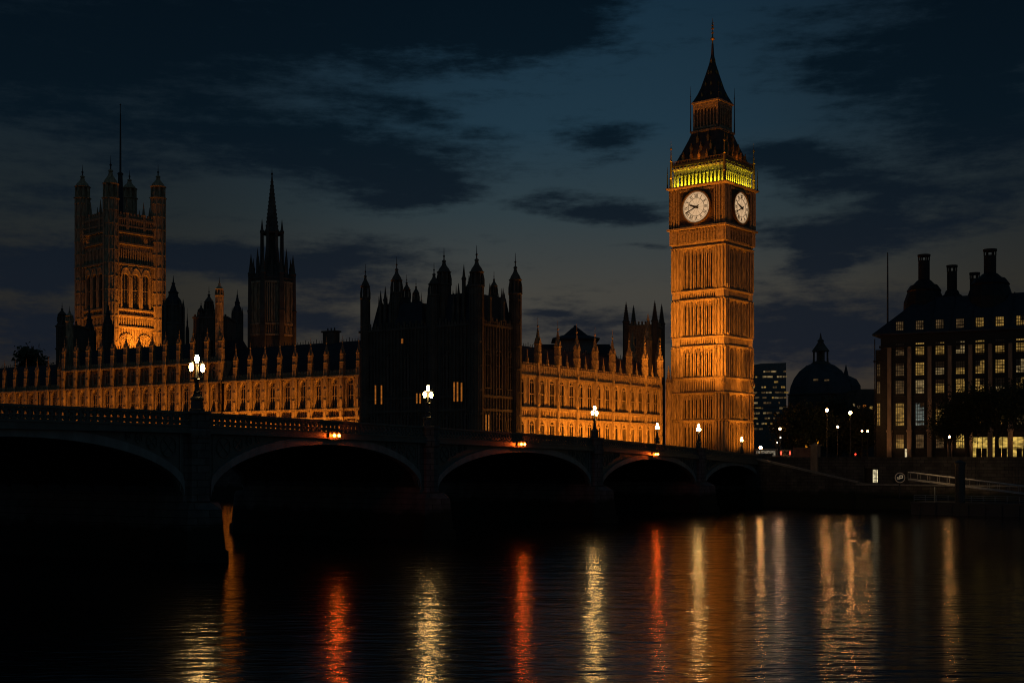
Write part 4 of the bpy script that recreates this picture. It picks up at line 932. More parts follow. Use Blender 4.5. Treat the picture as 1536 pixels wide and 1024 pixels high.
# ------------------------------------------------------------------ three-globe lamps of the bridge
def bridge_lamp(label, px, Y, sz, ybase, gm=None):
    T = thing('street_lamp', label, 'street lamp', (wx(px, Y), Y, wz(ybase, Y)), TH, 'three-globe lamps on the bridge parapet')
    k = sz / 4.8
    b_ = MB(); b_.lathe(0, 0, [(-.1, .62 * k), (.12 * k, .62 * k), (.2 * k, .5 * k), (.85 * k, .46 * k), (.95 * k, .56 * k), (1.08 * k, .52 * k), (1.2 * k, .34 * k), (1.4 * k, .3 * k)], 8); b_.build('pedestal', BLACK, T)
    c_ = MB(); c_.lathe(0, 0, [(1.4 * k, .26 * k), (1.55 * k, .32 * k), (1.7 * k, .2 * k), (2.3 * k, .15 * k), (2.5 * k, .22 * k), (2.6 * k, .3 * k), (2.7 * k, .12 * k), (3.2 * k, .1 * k), (3.6 * k, .09 * k), (3.85 * k, .16 * k)], 10)
    c_.box(-.6 * k, .6 * k, -.16 * k, .16 * k, 2.6 * k, 2.72 * k); c_.build('column', BLACK, T)
    for x, z in ((-.66, 3.3), (.66, 3.3), (0, 4.02)):
        x *= k; z *= k
        if x: a_ = MB(); a_.tube([(0, 0, 2.75 * k), (x * .5, 0, 2.72 * k), (x * .95, 0, 2.8 * k), (x, 0, z - .1 * k)], .045 * k, 6); a_.build('arm', BLACK, T)
        g_ = MB(); g_.lathe(x, 0, [(z - .08 * k, .08 * k), (z, .11 * k), (z + .2 * k, .18 * k), (z + .4 * k, .17 * k), (z + .56 * k, .09 * k)], 8); lo = g_.build('lantern', gm or OPAL, T)
        cp = MB(); cp.lathe(x, 0, [(z + .57 * k, .2 * k), (z + .63 * k, .18 * k), (z + .72 * k, .05 * k), (z + .84 * k, .02 * k)], 8); cp.build('cap', BLACK, lo)
        cp = MB(); cp.lathe(x, 0, [(z - .14 * k, .09 * k), (z - .07 * k, .11 * k)], 8); cp.build('collar', BLACK, lo)
    return T
bridge_lamp('largest three globe lamp, nearest on the bridge, in front of the central palace wing', 295.5, 105.0, 4.75, 616)
bridge_lamp('three globe bridge lamp glowing in front of the dark turreted block', 642, 135.2, 4.55, 640)
bridge_lamp('three globe bridge lamp before the middle of the amber north wing', 892, 170.7, 4.5, 657)
bridge_lamp('three globe lamp on the far parapet, just left of the clock tower base', 986, 243, 3.9, 664)
bridge_lamp('three globe bridge lamp in front of the left face of the clock tower', 1048, 204, 4.0, 672)
bridge_lamp('smallest three globe bridge lamp, at the right corner of the clock tower', 1112.5, 221.0, 2.9, 679, OPAL3)
def nav(label, px, py, sp):
    k = (px - 768) / F; s = (A.x - k * A.y) / (k * d_.y - d_.x); Y = A.y + d_.y * s; z = wz(py, Y)
    T = thing('signal_light', label, 'navigation light', (*br(s, -.85), z), TH, 'amber light pairs over the arch crowns')
    b_ = MB(); b_.box(-sp / 2 - .4, sp / 2 + .4, .24, .32, -.4, .4); b_.box(-sp / 2 - .4, sp / 2 + .4, -.22, .30, .34, .4); [b_.box(q * sp / 2 - .05, q * sp / 2 + .05, .0, .5, .16, .26) for q in (-1, 1)]  # back plate and hood added to keep lens light off the arch
    for q in (-1, 1): b_.lathe(q * sp / 2, 0.05, [(.14, .05), (.2, .2), (.26, .16)], 8)
    b_.build('hooded_bracket', BLACK, T)
    for q in (-1, 1): l_ = MB(); l_.lathe(q * sp / 2, -.02, [(-.14, .04), (-.09, .11), (0, .14), (.08, .11), (.13, .04)], 10); l_.build('lens', AMBER, T)
nav('pair of amber lights over the arch between the first two lamps from the left', 494, 653, .72)
nav('pair of amber lights over the arch below the amber north wing', 775, 666, .8)
nav('smallest pair of amber lights, over the arch left of the clock tower', 977, 681, .86)

# ------------------------------------------------------------------ embankment right of the bridge
def qp(tt, out=0): p = e0 + qd * tt + Vector((-.6, -.8)) * out; return p.x, p.y
def qt(px, out=0):                                            # distance along the quay for a column
    k = (px - 768) / F; o = Vector((-.6, -.8)) * out + e0; return (k * o.y - o.x) / (qd.x - k * qd.y)
QA = math.atan2(qd.y, qd.x)
ew = thing('embankment_wall', 'long dark granite embankment wall right of the bridge with a lit doorway', 'wall', (e0.x, e0.y, 0), QA)   # local x along the quay, -y to the river
mb = MB(); d0, d1 = qt(1296), qt(1317)
for a, b_, z0, z1 in ((.5, d0, -3, 8.55), (d1, 200, -3, 8.55), (d0, d1, -3, 4.3), (d0, d1, 6.85, 8.55)): mb.box(a, b_, 0, 1.2, z0, z1)
for a, b_ in ((.5, 200),): mb.box(a, b_, -.18, 1.3, 8.55, 8.75); mb.box(a, b_, -.1, .02, 7.2, 7.45)
mb.box(d0 - .5, d0, -.25, .9, 4.2, 7.2); mb.box(d1, d1 + 2.6, -.12, .9, 4.2, 7.4); mb.build('wall', WALLST, ew)
dm_ = MB(); dm_.box(d0, d1, .6, .7, 4.3, 6.85); dm_.build('doorway', BRONZE, ew)
dl = MB(); dl.box((d0 + d1) / 2 + .15, d1 - .25, .5, .56, 4.4, 6.6); o = dl.build('lit_door_glass', glow('lit_doorway', (1, .85, .5), .75, var=.6, scale=2), ew)
dl = MB(); 
for q in (.25, .5, .75): x = (d0 + d1) / 2 + .15 + q * (d1 - .4 - (d0 + d1) / 2); dl.box(x - .04, x + .04, .42, .5, 4.4, 6.6)
dl.build('door_bars', BRONZE, o)
# stepped ramp from the bridge end down to the landing
rmp = thing('landing_stairs', 'sloping stone stair wall falling from the bridge end to the landing', 'stairs', (e0.x, e0.y, 0), QA)
t1, t2 = qt(1288, 4), qt(1540, 4)
mb = MB(); mb.prism([(-1.5, -3), (t1, -3), (t1, 4.35), (1.0, 8.2), (-1.5, 8.3)], -4.5, -3.9); mb.build('stair_wall', WALLST, rmp)
mb = MB(); mb.prism([(-1.5, 8.3), (1.0, 8.2), (t1, 4.35), (t1 + .2, 4.6), (1.1, 8.55), (-1.5, 8.65)], -4.62, -3.8); mb.build('coping', PALEST, rmp)
mb = MB(); n = 22
for i in range(n): x0_ = 1 + (t1 - 1) * i / n; x1_ = 1 + (t1 - 1) * (i + 1) / n; mb.box(x0_, x1_, -3.9, -.25, -3, 8.1 - 3.9 * (i + .5) / n)
mb.build('steps', GRANITE, rmp)
lq = MB(); lq.box(t1, t2 + 30, -5.2, -.2, -3, 4.0); lqc = MB(); lqc.box(t1, t2 + 30, -5.35, -4.8, 4.0, 4.25)
o = lq.build('landing_platform', WALLST); o.location = (e0.x, e0.y, 0); o.rotation_euler = (0, 0, QA); tag(o, 'low dark stone landing below the embankment wall beside the water', 'landing'); lqc.build('coping', PALEST, o)
# reddish approach wall and its pillar
hw_ = thing('approach_wall', 'reddish stone wall behind the stairs, ending in a pillar', 'wall', (e0.x, e0.y, 0), QA)
mb = MB(); mb.box(5.6, 9.2, .25, .75, 8.76, 10.25); mb.box(5.5, 9.2, .15, .85, 10.25, 10.45); mb.build('wall', BRICK, hw_)
mb = MB(); mb.box(9.2, 10.45, -.5, .9, 6.2, 10.7); mb.box(9.05, 10.6, -.65, 1.05, 10.7, 11.0); mb.lathe(9.82, .2, [(11.0, .5), (11.3, .1)], 4); mb.build('pillar', PHST, hw_)
for i, x in enumerate((qt(1345), qt(1465), qt(1525))):
    l_ = MB()
    for q in (-.22, .22): l_.tube([(x + q, -.12, -1), (x + q, -.12, 8.3)], .035, 5)
    for z in range(20): l_.tube([(x - .22, -.12, .2 + z * .4), (x + .22, -.12, .2 + z * .4)], .025, 4)
    l_.build('ladder', BLACK, ew)

# pier pontoon, gangway, piles
pn = Vector((wx(1392, 196), 196.0))
pt = thing('pier_pontoon', 'low dark floating pier pontoon moored at the right edge', 'pontoon', (pn.x, pn.y, 0), QA + .04)
mb = MB(); mb.prism([(-2, .05), (-1, -.8), (60, -.8), (60, 1.6), (-2, 1.6)], -2, 6); mb.box(-2.1, 60, -2.15, 6.1, 1.6, 1.85)
for i in range(20): mb.box(i * 2.4 - 1, i * 2.4 - .6, -2.3, -1.95, -.3, 1.5)
mb.build('hull', BLACK, pt)
mb = MB()
for i in range(24): x = -1.6 + i * 1.7; mb.tube([(x, -1.7, 1.8), (x, -1.7, 2.9)], .04, 5)
for z in (2.3, 2.6, 2.9): mb.tube([(-1.6, -1.7, z), (38, -1.7, z)], .035, 5)
mb.build('railing', STEEL, pt)
gY = 204.0
gw = thing('gangway', 'sloping steel gangway with handrails leading down to the floating pier', 'gangway', (wx(1362, gY), gY, 0), QA + .12)
x1 = 27.0; za, zb = wz(708, gY), wz(726, gY) - 1.3
mb = MB()
def gz(x): return za + (zb - za) * x / x1
for y in (0, 1.8):
    mb.tube([(0, y, gz(0)), (x1, y, gz(x1))], .10, 6)
    for i in range(19): x = x1 * i / 18; mb.tube([(x, y, gz(x)), (x, y, gz(x) - 1.1)], .03, 4)
mb.build('handrail', STEEL, gw)
mb = MB(); mb.prism([(0, gz(0) - 1.25), (x1, gz(x1) - 1.25), (x1, gz(x1) - 1.0), (0, gz(0) - 1.0)], -.1, 1.9); mb.build('walkway', STEEL, gw)
lamp('SPOT', 'gangway_fill', (wx(1420, 198), 198, 9.5), (wx(1420, gY), gY, 5), 550, (1, .6, .25), spot_size=R(140), spot_blend=.8)  # added spot without a fixture, brightens the rails and landing edge
rs = thing('roundel_sign', 'round pale rimmed sign on a post at the top of the gangway', 'sign', (wx(1350, 201), 201, wz(716, 201)), 0)
def ring2(mb, r0, r1, y0, y1, n=28):
    for i in range(n):
        a, c = 2 * math.pi * i / n, 2 * math.pi * (i + 1) / n
        mb.prism([(r0 * math.sin(a), r0 * math.cos(a)), (r0 * math.sin(c), r0 * math.cos(c)), (r1 * math.sin(c), r1 * math.cos(c)), (r1 * math.sin(a), r1 * math.cos(a))], y0, y1)
LITS = glow('backlit_sign', (1, .72, .42), .16); 
mb = MB(); ring2(mb, .70, .80, -.06, .06); mb.build('rim', glow('backlit_rim', (1, .62, .35), .05), rs)
mb = MB(); mb.prism([(.7 * math.cos(2 * math.pi * i / 28), .7 * math.sin(2 * math.pi * i / 28)) for i in range(28)], .0, .05); mb.build('disc', BLACK, rs)
mb = MB(); mb.box(-.38, -.26, -.05, 0, -.3, .1); mb.box(-.48, -.3, -.05, 0, -.02, .1); mb.box(-.1, .0, -.05, 0, -.25, .35); mb.box(0, .4, -.05, 0, .25, .38); mb.box(0, .42, -.05, 0, -.12, 0.02); mb.box(.34, .44, -.05, 0, -.1, .3); mb.build('lettering', LITS, rs)
mb = MB(); mb.lathe(0, .12, [(-3.2, .09), (-.5, .08)], 8); mb.build('post', BLACK, rs)
for label, px, Y, w_, y0_, y1_ in (('thick dark mooring pile rising in front of the gangway', 1440, 192, .72, 690, 785),):
    mb = MB(); z1 = wz(y0_, Y); mb.lathe(0, 0, [(-4, w_), (z1 - .6, w_), (z1 - .58, w_ * 1.12), (z1 - .3, w_ * 1.12), (z1, w_ * .25)], 14)
    o = mb.build('mooring_pile', BLACK); o.location = (wx(px, Y), Y, 0); tag(o, label, 'mooring pile')
mb = MB(); Y = 197; mb.lathe(0, 0, [(0, .16), (.3, .16), (.32, .1), (wz(730, Y) - 1.6, .09)], 8); 
o = mb.build('bollard_post', PAINTL); o.location = (wx(1402, Y), Y, 1.6); tag(o, 'slim pale post standing lit on the floating pier', 'post')
lamp('SPOT', 'pier_lamp', (wx(1398, 195), 195, 5.6), (wx(1402, Y), Y, 2.5), 60, (1, .6, .25), spot_size=R(60))

# ------------------------------------------------------------------ office building with tall chimneys
OY = 262.0; od = Vector((.882, -.471)); OA = math.atan2(od.y, od.x); o0 = Vector((wx(1321, OY), OY))
ob = thing('office_building', 'large dark office building with tall chimneys and rows of lit windows at the right edge', 'office building', (o0.x, o0.y, 0), OA)
def ot(px, y=0):
    k = (px - 768) / F; o = o0 + Vector((-od.y, od.x)) * y; return (k * o.y - o.x) / (od.x - k * od.y)
def oY(tt): return o0.y + od.y * tt
OL = 46.0; ZE = 33.6
mb = MB(); mb.box(0, OL, 0, 22, 7.9, ZE); 
rowz = [(490, 4.6, 'u'), (523, 3.0, 'm'), (552.5, 3.0, 'm'), (579, 2.5, 'm'), (622, 4.6, 't'), (661, 2.6, 'g')]
cols = [ot(px) for px in (1350, 1380, 1410, 1440.5, 1470, 1500, 1531)]; pit = cols[1] - cols[0]
cols += [cols[-1] + pit * i for i in range(1, 5)]
for c in cols:
    for zz in (14.2, 16.0, 25.2, 21.3, 29.3): mb.box(c - pit * .3, c + pit * .3, -.25, 0, zz - .12, zz + .12)
mb.box(-.2, OL, -.5, .1, 31.0, 31.5); mb.build('wall', BRONZE, ob)
pil = MB(); pil.box(-.42, .42, -.9, .02, 7.9, 14.0); pil.box(-.36, .36, -.75, .02, 14.0, 31.0); pil.box(-.55, .55, -1.0, .02, 13.9, 14.3); pil.box(-.5, .5, -.98, .02, 7.9, 8.6)
pme = pil.mesh('pilaster', PHST); xsP = [cols[0] - pit / 2 - .05] + [c + pit / 2 for c in cols]
for x in xsP: put('pilaster', pme, ob, (x, 0, 0))
def grid_frame(w, h, nx, nz, slope=0):
    g_ = MB()
    for s in (-1, 1): g_.box(s * w / 2 - .06, s * w / 2 + .06, -.12, .02, -.06, h + .06)
    for z in (0, h): g_.box(-w / 2, w / 2, -.11, .02, z - .06, z + .06)
    for i in range(1, nx): x = -w / 2 + w * i / nx; g_.box(x - .05, x + .05, -.09, 0, 0, h)
    for i in range(1, nz): z = h * i / nz; g_.box(-w / 2, w / 2, -.08, 0, z - .05, z + .05)
    return g_.mesh('window', BRONZE)
def pan(w, h, m): p_ = MB(); p_.box(-w / 2, w / 2, -.02, .03, 0, h); return p_.mesh('pane', m)
lit = {'u': [WIND, WIND, WIND, WIND, WIND, WINY, WINY], 'm': [WIND, WINY, WINY, WINY, WINY, WINY, WINY]}
wsp = {'u': (1.55, 2.6, 4, 4), 'm': (1.75, 2.75, 4, 5), 't': (1.75, 4.6, 4, 6), 'g': (1.6, 2.8, 4, 2)}
gf = {k: grid_frame(*v) for k, v in wsp.items()}
BLIND = mat('cloth_blind', (.22, .18, .12), .9, var=.2)
rb_ = random.Random(5); ptab = {}
zrow = [29.5 + 2.1, 27.2 - .6, 23.3, 20.0, 14.9, 10.4]
for ri, ((py, hh, kd), z0) in enumerate(zip(rowz, [wz(500, 258), wz(534, 258), wz(563.5, 258), wz(590, 258), wz(638, 258), wz(672, 258)])):
    for ci, c in enumerate(cols):
        w, h = wsp[kd][:2]
        if kd == 't': m = (WINY, WINW, WINY, WIND, WINY)[ci % 5] if ci != 1 else WINC
        elif kd == 'g': m = WINY if ci == 0 else WIND if ci < 3 else WING
        elif kd == 'u': m = WIND if ci < 4 else WINY
        else: m = WIND if ci == 0 or (ri == 3 and ci == 0) else (WINY if (ci * 7 + ri * 3) % 4 else WINW)
        if kd == 'g' and ci >= 4: continue
        o = put('window', gf[kd], ob, (c, -.05 if kd != 'u' else -.32, z0)); key = (kd, m.name)
        if key not in ptab: ptab[key] = pan(w, h, m)
        put('pane', ptab[key], o)
        if rb_.random() < .55:                                 # blinds drawn part of the way
            f = rb_.uniform(.18, .6); x0_, x1_ = (-w / 2, w / 2) if rb_.random() < .6 else ((-w / 2, 0) if rb_.random() < .5 else (0, w / 2))
            bl = MB(); bl.box(x0_, x1_, -.05, -.03, h * (1 - f), h); bl.build('blind', BLIND, o)
# shop front bays at street level
sfw = grid_frame(2.9, 4.2, 3, 2); sfp = pan(2.9, 4.2, WING)
for c in cols[4:]: o = put('shop_window', sfw, ob, (c, -.05, 8.6)); put('pane', sfp, o)
dr = MB(); dr.box(-1.0, -.05, -.12, .05, 0, 2.3); dr.box(.05, 1.0, -.12, .05, 0, 2.3); dme = dr.mesh('door', BRONZE)
for c in cols[4:]: put('door', dme, ob, (c + .3, -.1, 8.3))
dl = MB(); dl.box(-.35, .35, -.08, 0, 0, 1.9); dl.build('lit_doorway', glow('lit_entry', (1, .8, .45), .5, var=.5), ob, (cols[0] + 1.35, -.1, 8.6))
# corner bay on the left with a thin downpipe
mb = MB(); mb.box(-1.2, -.002, .8, 14, 7.9, 30.8)
mb.tube([(-1.3, .5, 8), (-1.3, .5, 33)], .1, 6); mb.box(-1.6, 0, .5, 2, 28.3, 28.6); mb.build('corner_bay', BRONZE, ob)
o = put('window', grid_frame(.7, 4.6, 2, 6), ob, (-.55, .78, wz(638, 262))); put('pane', pan(.7, 4.6, WINY), o)
for zz in (wz(563.5, 262), wz(590, 262)): o = put('window', grid_frame(.7, 2.5, 2, 4), ob, (-.55, .78, zz)); put('pane', pan(.7, 2.5, WIND), o)
# roof: eaves, slope up to ridge, chimneys
zR = wz(441, 258)
rb = MB(); x1 = ot(1371)
rb.add([(-1.5, -.9, ZE), (OL, -.9, ZE), (OL, 23, ZE), (-1.5, 23, ZE), (x1, 6.5, zR), (OL - 4, 6.5, zR), (OL - 4, 17, zR), (x1, 17, zR), (-1.5, -.9, ZE + .3), (OL, -.9, ZE + .3), (OL, 23, ZE + .3), (-1.5, 23, ZE + .3)],
       [(0, 3, 2, 1), (0, 1, 9, 8), (1, 2, 10, 9), (2, 3, 11, 10), (3, 0, 8, 11), (8, 9, 5, 4), (9, 10, 6, 5), (10, 11, 7, 6), (11, 8, 4, 7), (4, 5, 6, 7)])
ro = rb.build('roof', SLATE, ob)
rbs = MB()
for c in xsP[2:]: rbs.tube([(c, -.8, ZE + .4), (c + (.6 if c < x1 else 0), 6.4, zR + .1)], .14, 4)
rbs.build('roof_ribs', LEAD, ro)
for px, yt, yb, w_, skw, yy in ((1386, 382, 421, 1.15, 2.9, 9), (1428, 398, 436, 1.0, 2.1, 12), (1462, 409, 438, .95, 1.2, 12), (1485, 374, 411, 1.2, 3.2, 8)):
    x = ot(px, yy); Y = oY(x) + od.x * yy; zt, zb = wz(yt, Y), wz(yb, Y)
    ch = MB(); ch.lathe(x, yy, [(zR - 6, skw * 1.45), (zR - .6, skw * 1.4), (zb - 2.4, skw * 1.15), (zb - 2.1, skw * 1.2), (zb - 1.0, skw * .95), (zb - .8, skw * .75), (zb, w_ * 1.25), (zb + .15, w_), (zt - 1.25, w_)], 12)
    for q in range(6):
        a = q * math.pi / 3; ch.box(x + w_ * .92 * math.cos(a) - .12, x + w_ * .92 * math.cos(a) + .12, yy + w_ * .92 * math.sin(a) - .12, yy + w_ * .92 * math.sin(a) + .12, zt - 1.3, zt - .4)
    ch.lathe(x, yy, [(zt - .42, w_ * 1.12), (zt, w_ * 1.15)], 12); ch.build('chimney', BRONZE, ob)
mb = MB(); Y = 268; mb.lathe(0, 0, [(28, .2), (45, .15), (wz(382, Y), .1)], 8); o = mb.build('mast', BLACK, ob); x = ot(1331.5, 4); o.location = (x, 4, 0)
for x in (4, 16, 28): 
    p = o0 + od * x - Vector((-od.y, od.x)) * 4.2
    lamp('SPOT', 'pavement_light', (p.x, p.y, 8.3), (p.x + .471 * 3, p.y + .882 * 4.2, 17), 420, (1, .5, .2), spot_size=R(100), spot_blend=.9, shadow_soft_size=.3)

# ------------------------------------------------------------------ domed hall, office slab, low buildings behind
DY = 395.0; dc = thing('domed_hall', 'dark hall with a broad dome and lantern between the clock tower and the office building', 'domed building', (wx(1231, DY), DY, 0), R(-15))
def dz(py): return 8.2 + (690 - py) * DY / F
mb = MB(); mb.box(-11, 11, -9, 11, 7.9, dz(612)); mb.lathe(0, 0, [(dz(613), 9.6), (dz(594), 9.4), (dz(593), 9.8), (dz(591), 9.8)], 8)
for i in range(16): a = i * math.pi / 8; mb.box(9.5 * math.cos(a) - .3, 9.5 * math.cos(a) + .3, 9.5 * math.sin(a) - .3, 9.5 * math.sin(a) + .3, dz(612), dz(594))
mb.build('wall', DARKST, dc)
mb = MB(); mb.lathe(0, 0, [(dz(591), 9.3), (dz(580), 8.9), (dz(568), 7.9), (dz(557), 6.3), (dz(549), 4.3), (dz(546), 3.0)], 8)
for i in range(8): a = (i + .5) * math.pi / 4; mb.tube([(9.4 * math.cos(a), 9.4 * math.sin(a), dz(591)), (8.2 * math.cos(a), 8.2 * math.sin(a), dz(569)), (4.4 * math.cos(a), 4.4 * math.sin(a), dz(549))], .22, 5)
mb.build('dome', COPPER, dc)
mb = MB(); mb.lathe(0, 0, [(dz(548), 2.6), (dz(545), 2.9), (dz(543), 2.0), (dz(541), 1.2), (dz(528), 1.2)], 8)
for i in range(8): a = (i + .5) * math.pi / 4; mb.box(2.2 * math.cos(a) - .25, 2.2 * math.cos(a) + .25, 2.2 * math.sin(a) - .25, 2.2 * math.sin(a) + .25, dz(544), dz(527)); mb.lathe(2.4 * math.cos(a), 2.4 * math.sin(a), [(dz(545), .2), (dz(533), .03)], 4)
mb.lathe(0, 0, [(dz(527), 2.6), (dz(525), 2.4), (dz(518), 1.4), (dz(513), .8), (dz(511), 1.0), (dz(508), .4), (dz(499), .05)], 8); mb.build('lantern', DARKST, dc)
mb = MB(); mb.lathe(7.5, 6, [(20, 4.5), (dz(578), 4.4), (dz(568), 3.2), (dz(562), .8), (dz(545), .06)], 8); mb.build('corner_tower', COPPER, dc)
for x, z in ((1.0, 574), (-.6, 573)): 
    w_ = MB(); w_.box(-.7, .7, -.15, .15, 0, .5); w_.build('roof_window', WIND, dc, (x * 2, -8.35, dz(z)))
SY = 430.0; slab = thing('office_tower', 'modern office block with rows of small lit windows, right of the clock tower', 'office building', (wx(1155, SY), SY, 0), R(-8))
mb = MB(); hw2 = 7.3; zt = wz(548, SY); mb.box(-hw2, 5.3, 0, 12, 7.9, zt); mb.prism([(-hw2, zt), (5.3, zt), (5.3, zt + .9), (-3, zt + .7), (-hw2, zt - .0)], .3, 11.5)
mb.prism([(-9, 7.9), (8, 7.9), (8, 24), (-9, 26)], -3, -.01)
mb.build('wall', CONC, slab)
random.seed(3)
pl = {}
for fl_ in range(12):
    z = zt - 2.3 - fl_ * 1.75; x = -hw2 + .4; yy = -.03 if z > 25 else -3.03
    while x < 4.8:
        w_ = random.choice((.6, .9, 1.3, 1.8))
        if random.random() < .62:
            key = (w_,); m = random.choice((WINY, WIND, WIND, WINW))
            if (w_, m.name) not in pl: pl[(w_, m.name)] = pan(w_, .55, m)
            put('window', pl[(w_, m.name)], slab, (x + w_ / 2, yy, z))
        x += w_ + .25
for i in range(3):
    b_ = MB(); b_.box(-hw2, 5.3, -.2, 0, zt - 3.2 - i * 5.25, zt - 2.95 - i * 5.25); b_.build('floor_band', CONC, slab)
lb = thing('street_block', 'low dark block of buildings between the domed hall and the office building', 'building', (wx(1300, 350), 350, 0), 0)
mb = MB(); mb.box(-5, 5, 0, 14, 7.9, wz(588, 350)); mb.box(-2, 4, 1, 12, wz(588, 350), wz(583, 350)); mb.build('wall', DARKST, lb)
for i, (x, z, m) in enumerate(((-3.6, 609, WINW), (-2.2, 612, WIND), (-.6, 611, WINO), (1.2, 613, WINY), (2.8, 616, WIND), (3.6, 609, WINO), (-1, 625, WIND), (2, 630, WIND))): put('window', pan(.8, .7, m), lb, (x, -.05, wz(z, 350)))

# ------------------------------------------------------------------ street lamps, signals, vehicles on the far bank
def post_lamp(label, px, py, Y, r=.3, m=OPAL2, zb=7.9):
    z = wz(py, Y); T = thing('street_lamp', label, 'street lamp', (wx(px, Y), Y, zb), 0, 'street lamps on the far bank')
    b_ = MB(); h = z - zb; b_.lathe(0, 0, [(0, .2), (.8, .17), (.9, .1), (h - r - .1, .06), (h - r, .14)], 8); b_.build('post', BLACK, T)
    g_ = MB(); g_.lathe(0, 0, [(h - r, r * .45), (h - r * .4, r * .95), (h + r * .3, r), (h + r * .8, r * .6), (h + r, r * .2)], 10); g_.build('globe', m, T)
    c_ = MB(); c_.lathe(0, 0, [(h + r * .95, r * .5), (h + r * 1.15, r * .4), (h + r * 1.5, .03)], 8); c_.build('cap', BLACK, T)
post_lamp('street lamp just right of the clock tower, above a small white signal', 1170, 643, 262, .25, OPAL4)
post_lamp('highest street lamp, in front of the domed hall', 1240.5, 615, 258, .31)
post_lamp('bright street lamp below the right edge of the dome', 1275.5, 619, 250, .31)
post_lamp('lower street lamp among the dark trees under the dome', 1256.5, 640, 262, .22, OPAL4)
post_lamp('left one of two close small lamps beside the office building corner', 1293, 646, 285, .16)
post_lamp('right one of two close small lamps beside the office building corner', 1301.5, 646.5, 280, .19)
post_lamp('short globe lamp on the parapet right of the clock tower base', 1141, 671, 236, .27)
post_lamp('street lamp on the quay before the shop windows, half hidden by leaves', 1424, 655, 221, .17)
def signal(label, px, py, Y, m, r=.16):
    z = wz(py, Y); T = thing('traffic_signal', label, 'traffic light', (wx(px, Y), Y, 7.9)); h = z - 7.9
    b_ = MB(); b_.lathe(0, 0, [(0, .1), (h - .6, .07)], 8); b_.box(-.22, .22, -.05, .25, h - .7, h + .5); b_.build('housing', BLACK, T)
    g_ = MB(); g_.lathe(0, -.1, [(h - r, r * .4), (h, r), (h + r, r * .4)], 10); g_.build('lens', m, T)
signal('traffic light showing red before the street trees', 1283, 681, 250, RED)
signal('small white pedestrian signal under the street lamp by the clock tower', 1170.5, 656, 255, WHITE, .14)
signal('low white signal left of the lamp with the white pedestrian signal', 1165.5, 663.5, 255, WHITE, .1)
def van(label, px, Y, col, face):
    T = thing('delivery_van', label, 'van', (wx(px, Y), Y, 7.92), face)
    M_ = mat('van_paint', col, .3, spec=.5)
    b_ = MB(); b_.prism([(-2.4, .35), (2.4, .35), (2.45, 1.0), (1.75, 1.2), (1.2, 2.2), (-2.3, 2.3), (-2.4, 1.0)], -.95, .95); b_.build('body', M_, T)
    w_ = MB(); w_.prism([(.2, 1.25), (1.5, 1.25), (1.1, 2.0), (.2, 2.0)], -.965, .965); w_.build('window', GLASS, T)
    w_ = MB(); w_.box(-2.41, -2.33, -.7, .7, 1.45, 2.05); w_.build('rear_window', GLASS, T)
    for x in (-1.5, 1.5):
        for y in (-.95, .95):
            q = MB(); q.m = Matrix.Translation((x, y, .34)) @ Matrix.Rotation(R(90), 4, 'X'); q.lathe(0, 0, [(-.1, .34), (.1, .34)], 16); q.build('wheel', BLACK, T)
    for y in (-.83, .83): q = MB(); q.box(-2.5, -2.36, y - .12, y + .12, 1.35, 1.95); q.build('tail_light', RED, T)
van('dark van with red tail lights on the approach road right of the clock tower', 1181, 246, (.05, .05, .06), R(70))
bs = thing('bus_shelter', 'small lit shelter on the road beside the clock tower base', 'bus shelter', (wx(1150, 250), 250, 7.9), R(0))
mb = MB(); mb.box(-2.0, 2.0, -.7, .9, 2.35, 2.5)
for x in (-1.9, 1.9):
    for y in (-.6, .8): mb.box(x - .05, x + .05, y - .05, y + .05, 0, 2.4)
mb.build('frame', STEEL, bs); mb = MB(); mb.box(-1.9, 1.9, .82, .85, .3, 2.2); mb.build('back_panel', glow('lit_advert_panel', (1, .85, .6), .12, var=.9, scale=3), bs)
lamp('SPOT', 'approach_lamp', (wx(1168, 243), 243, 15), (wx(1205, 233), 233, 8), 420, (1, .5, .25), spot_size=R(100), spot_blend=.8)

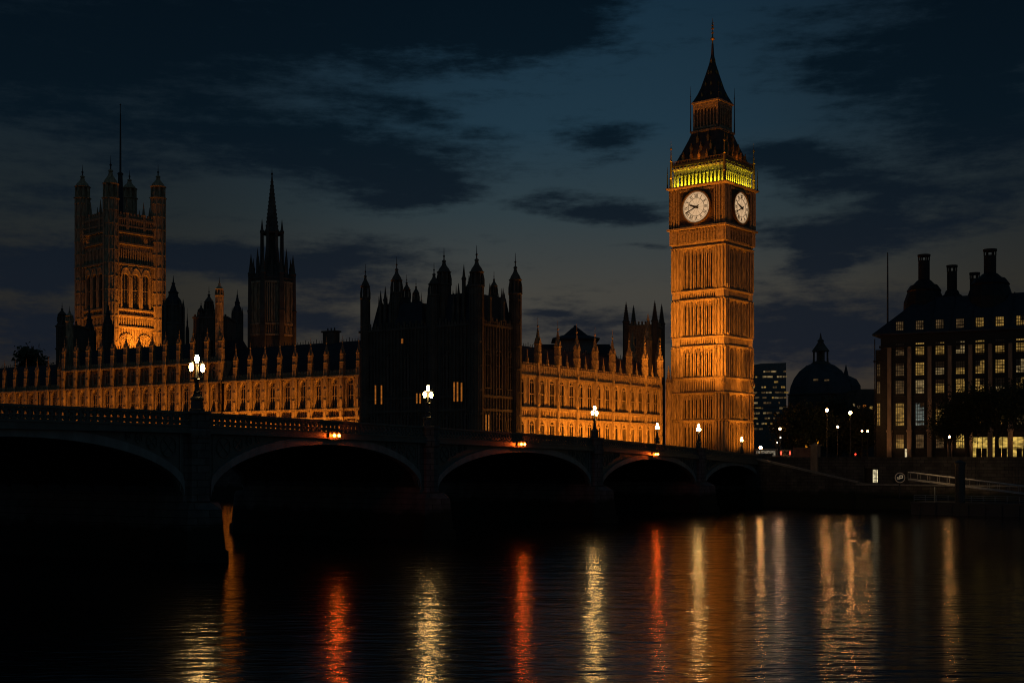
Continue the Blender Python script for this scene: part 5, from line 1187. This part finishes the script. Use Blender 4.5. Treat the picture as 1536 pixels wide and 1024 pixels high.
# ------------------------------------------------------------------ trees
def tree(label, x, y, z0, h, r, seed, nleaf=5000, leaf=.34, squash=1.0, mid=.60):
    rnd = random.Random(seed); T = thing('street_tree', label, 'tree', (x, y, z0), rnd.random() * 6, 'trees on the far bank')
    tb = MB(); tb.tube([(0, 0, -.1), (.1, 0, h * .25), (.0, .15, h * .5), (.2, 0, h * .8)], r * .09, 8, r * .02); cl = []
    for i in range(26):
        a = rnd.random() * 6.283; u = rnd.uniform(-1, 1); q = rnd.random() ** .45
        rr_ = math.sqrt(1 - u * u) * q * r; c = (rr_ * math.cos(a), rr_ * math.sin(a), h * mid + u * q * h * .38 * squash); cl.append(c)
        if i < 12: tb.tube([(0, 0, h * .25 + rnd.random() * h * .2), (c[0] * .5, c[1] * .5, (h * .4 + c[2]) / 2), c], r * .03, 5, r * .006)
    tb.build('trunk', BARK, T)
    vs, fs = [], []
    for i in range(nleaf):
        c = cl[rnd.randrange(len(cl))]; s = r * .30
        p = Vector((c[0] + rnd.gauss(0, s), c[1] + rnd.gauss(0, s), c[2] + rnd.gauss(0, s * .8)))
        u = Vector((rnd.gauss(0, 1), rnd.gauss(0, 1), rnd.gauss(0, 1))).normalized(); w = u.orthogonal().normalized(); l = leaf * rnd.uniform(.6, 1.5)
        o = len(vs); vs += [tuple(p - u * l), tuple(p + w * l * .6), tuple(p + u * l), tuple(p - w * l * .6)]; fs.append((o, o + 1, o + 2, o + 3))
    cb = MB(); cb.v, cb.f = vs, fs; cb.build('crown', LEAF, T)
for label, px, Y, h, r, sd in (('dark street tree standing right of the lit office block windows', 1192, 300, 13, 4.6, 1), ('dark street tree under the left side of the dome', 1218, 285, 12.5, 4.6, 2), ('dark street tree between the two highest street lamps', 1258, 320, 15, 5.2, 3),
                              ('dark street tree right of the brightest street lamp', 1290, 300, 12, 4.2, 4)):
    tree(label, wx(px, Y), Y, 7.9, h, r, sd)
for label, px, Y, h, r, sd in (('leafy tree hiding the lower lit windows at the middle of the office building', 1452, 236, 12.6, 5.0, 11), ('tallest leafy tree covering the office windows near the right edge', 1496, 231, 15.0, 5.0, 12), ('leafy tree at the right edge before the office building', 1540, 226, 14.6, 5.0, 13),
                              ('small leafy tree left of the three trees before the office building', 1424, 240, 9.2, 3.2, 14)):
    tree(label, wx(px, Y), Y, 7.9, h, r, sd, 6500, .19, .64, .71)
tree('rounded dark tree behind the far left palace wing', wx(47, 400), 400, 7.9, 34, 5.6, 21, 9000, .7)
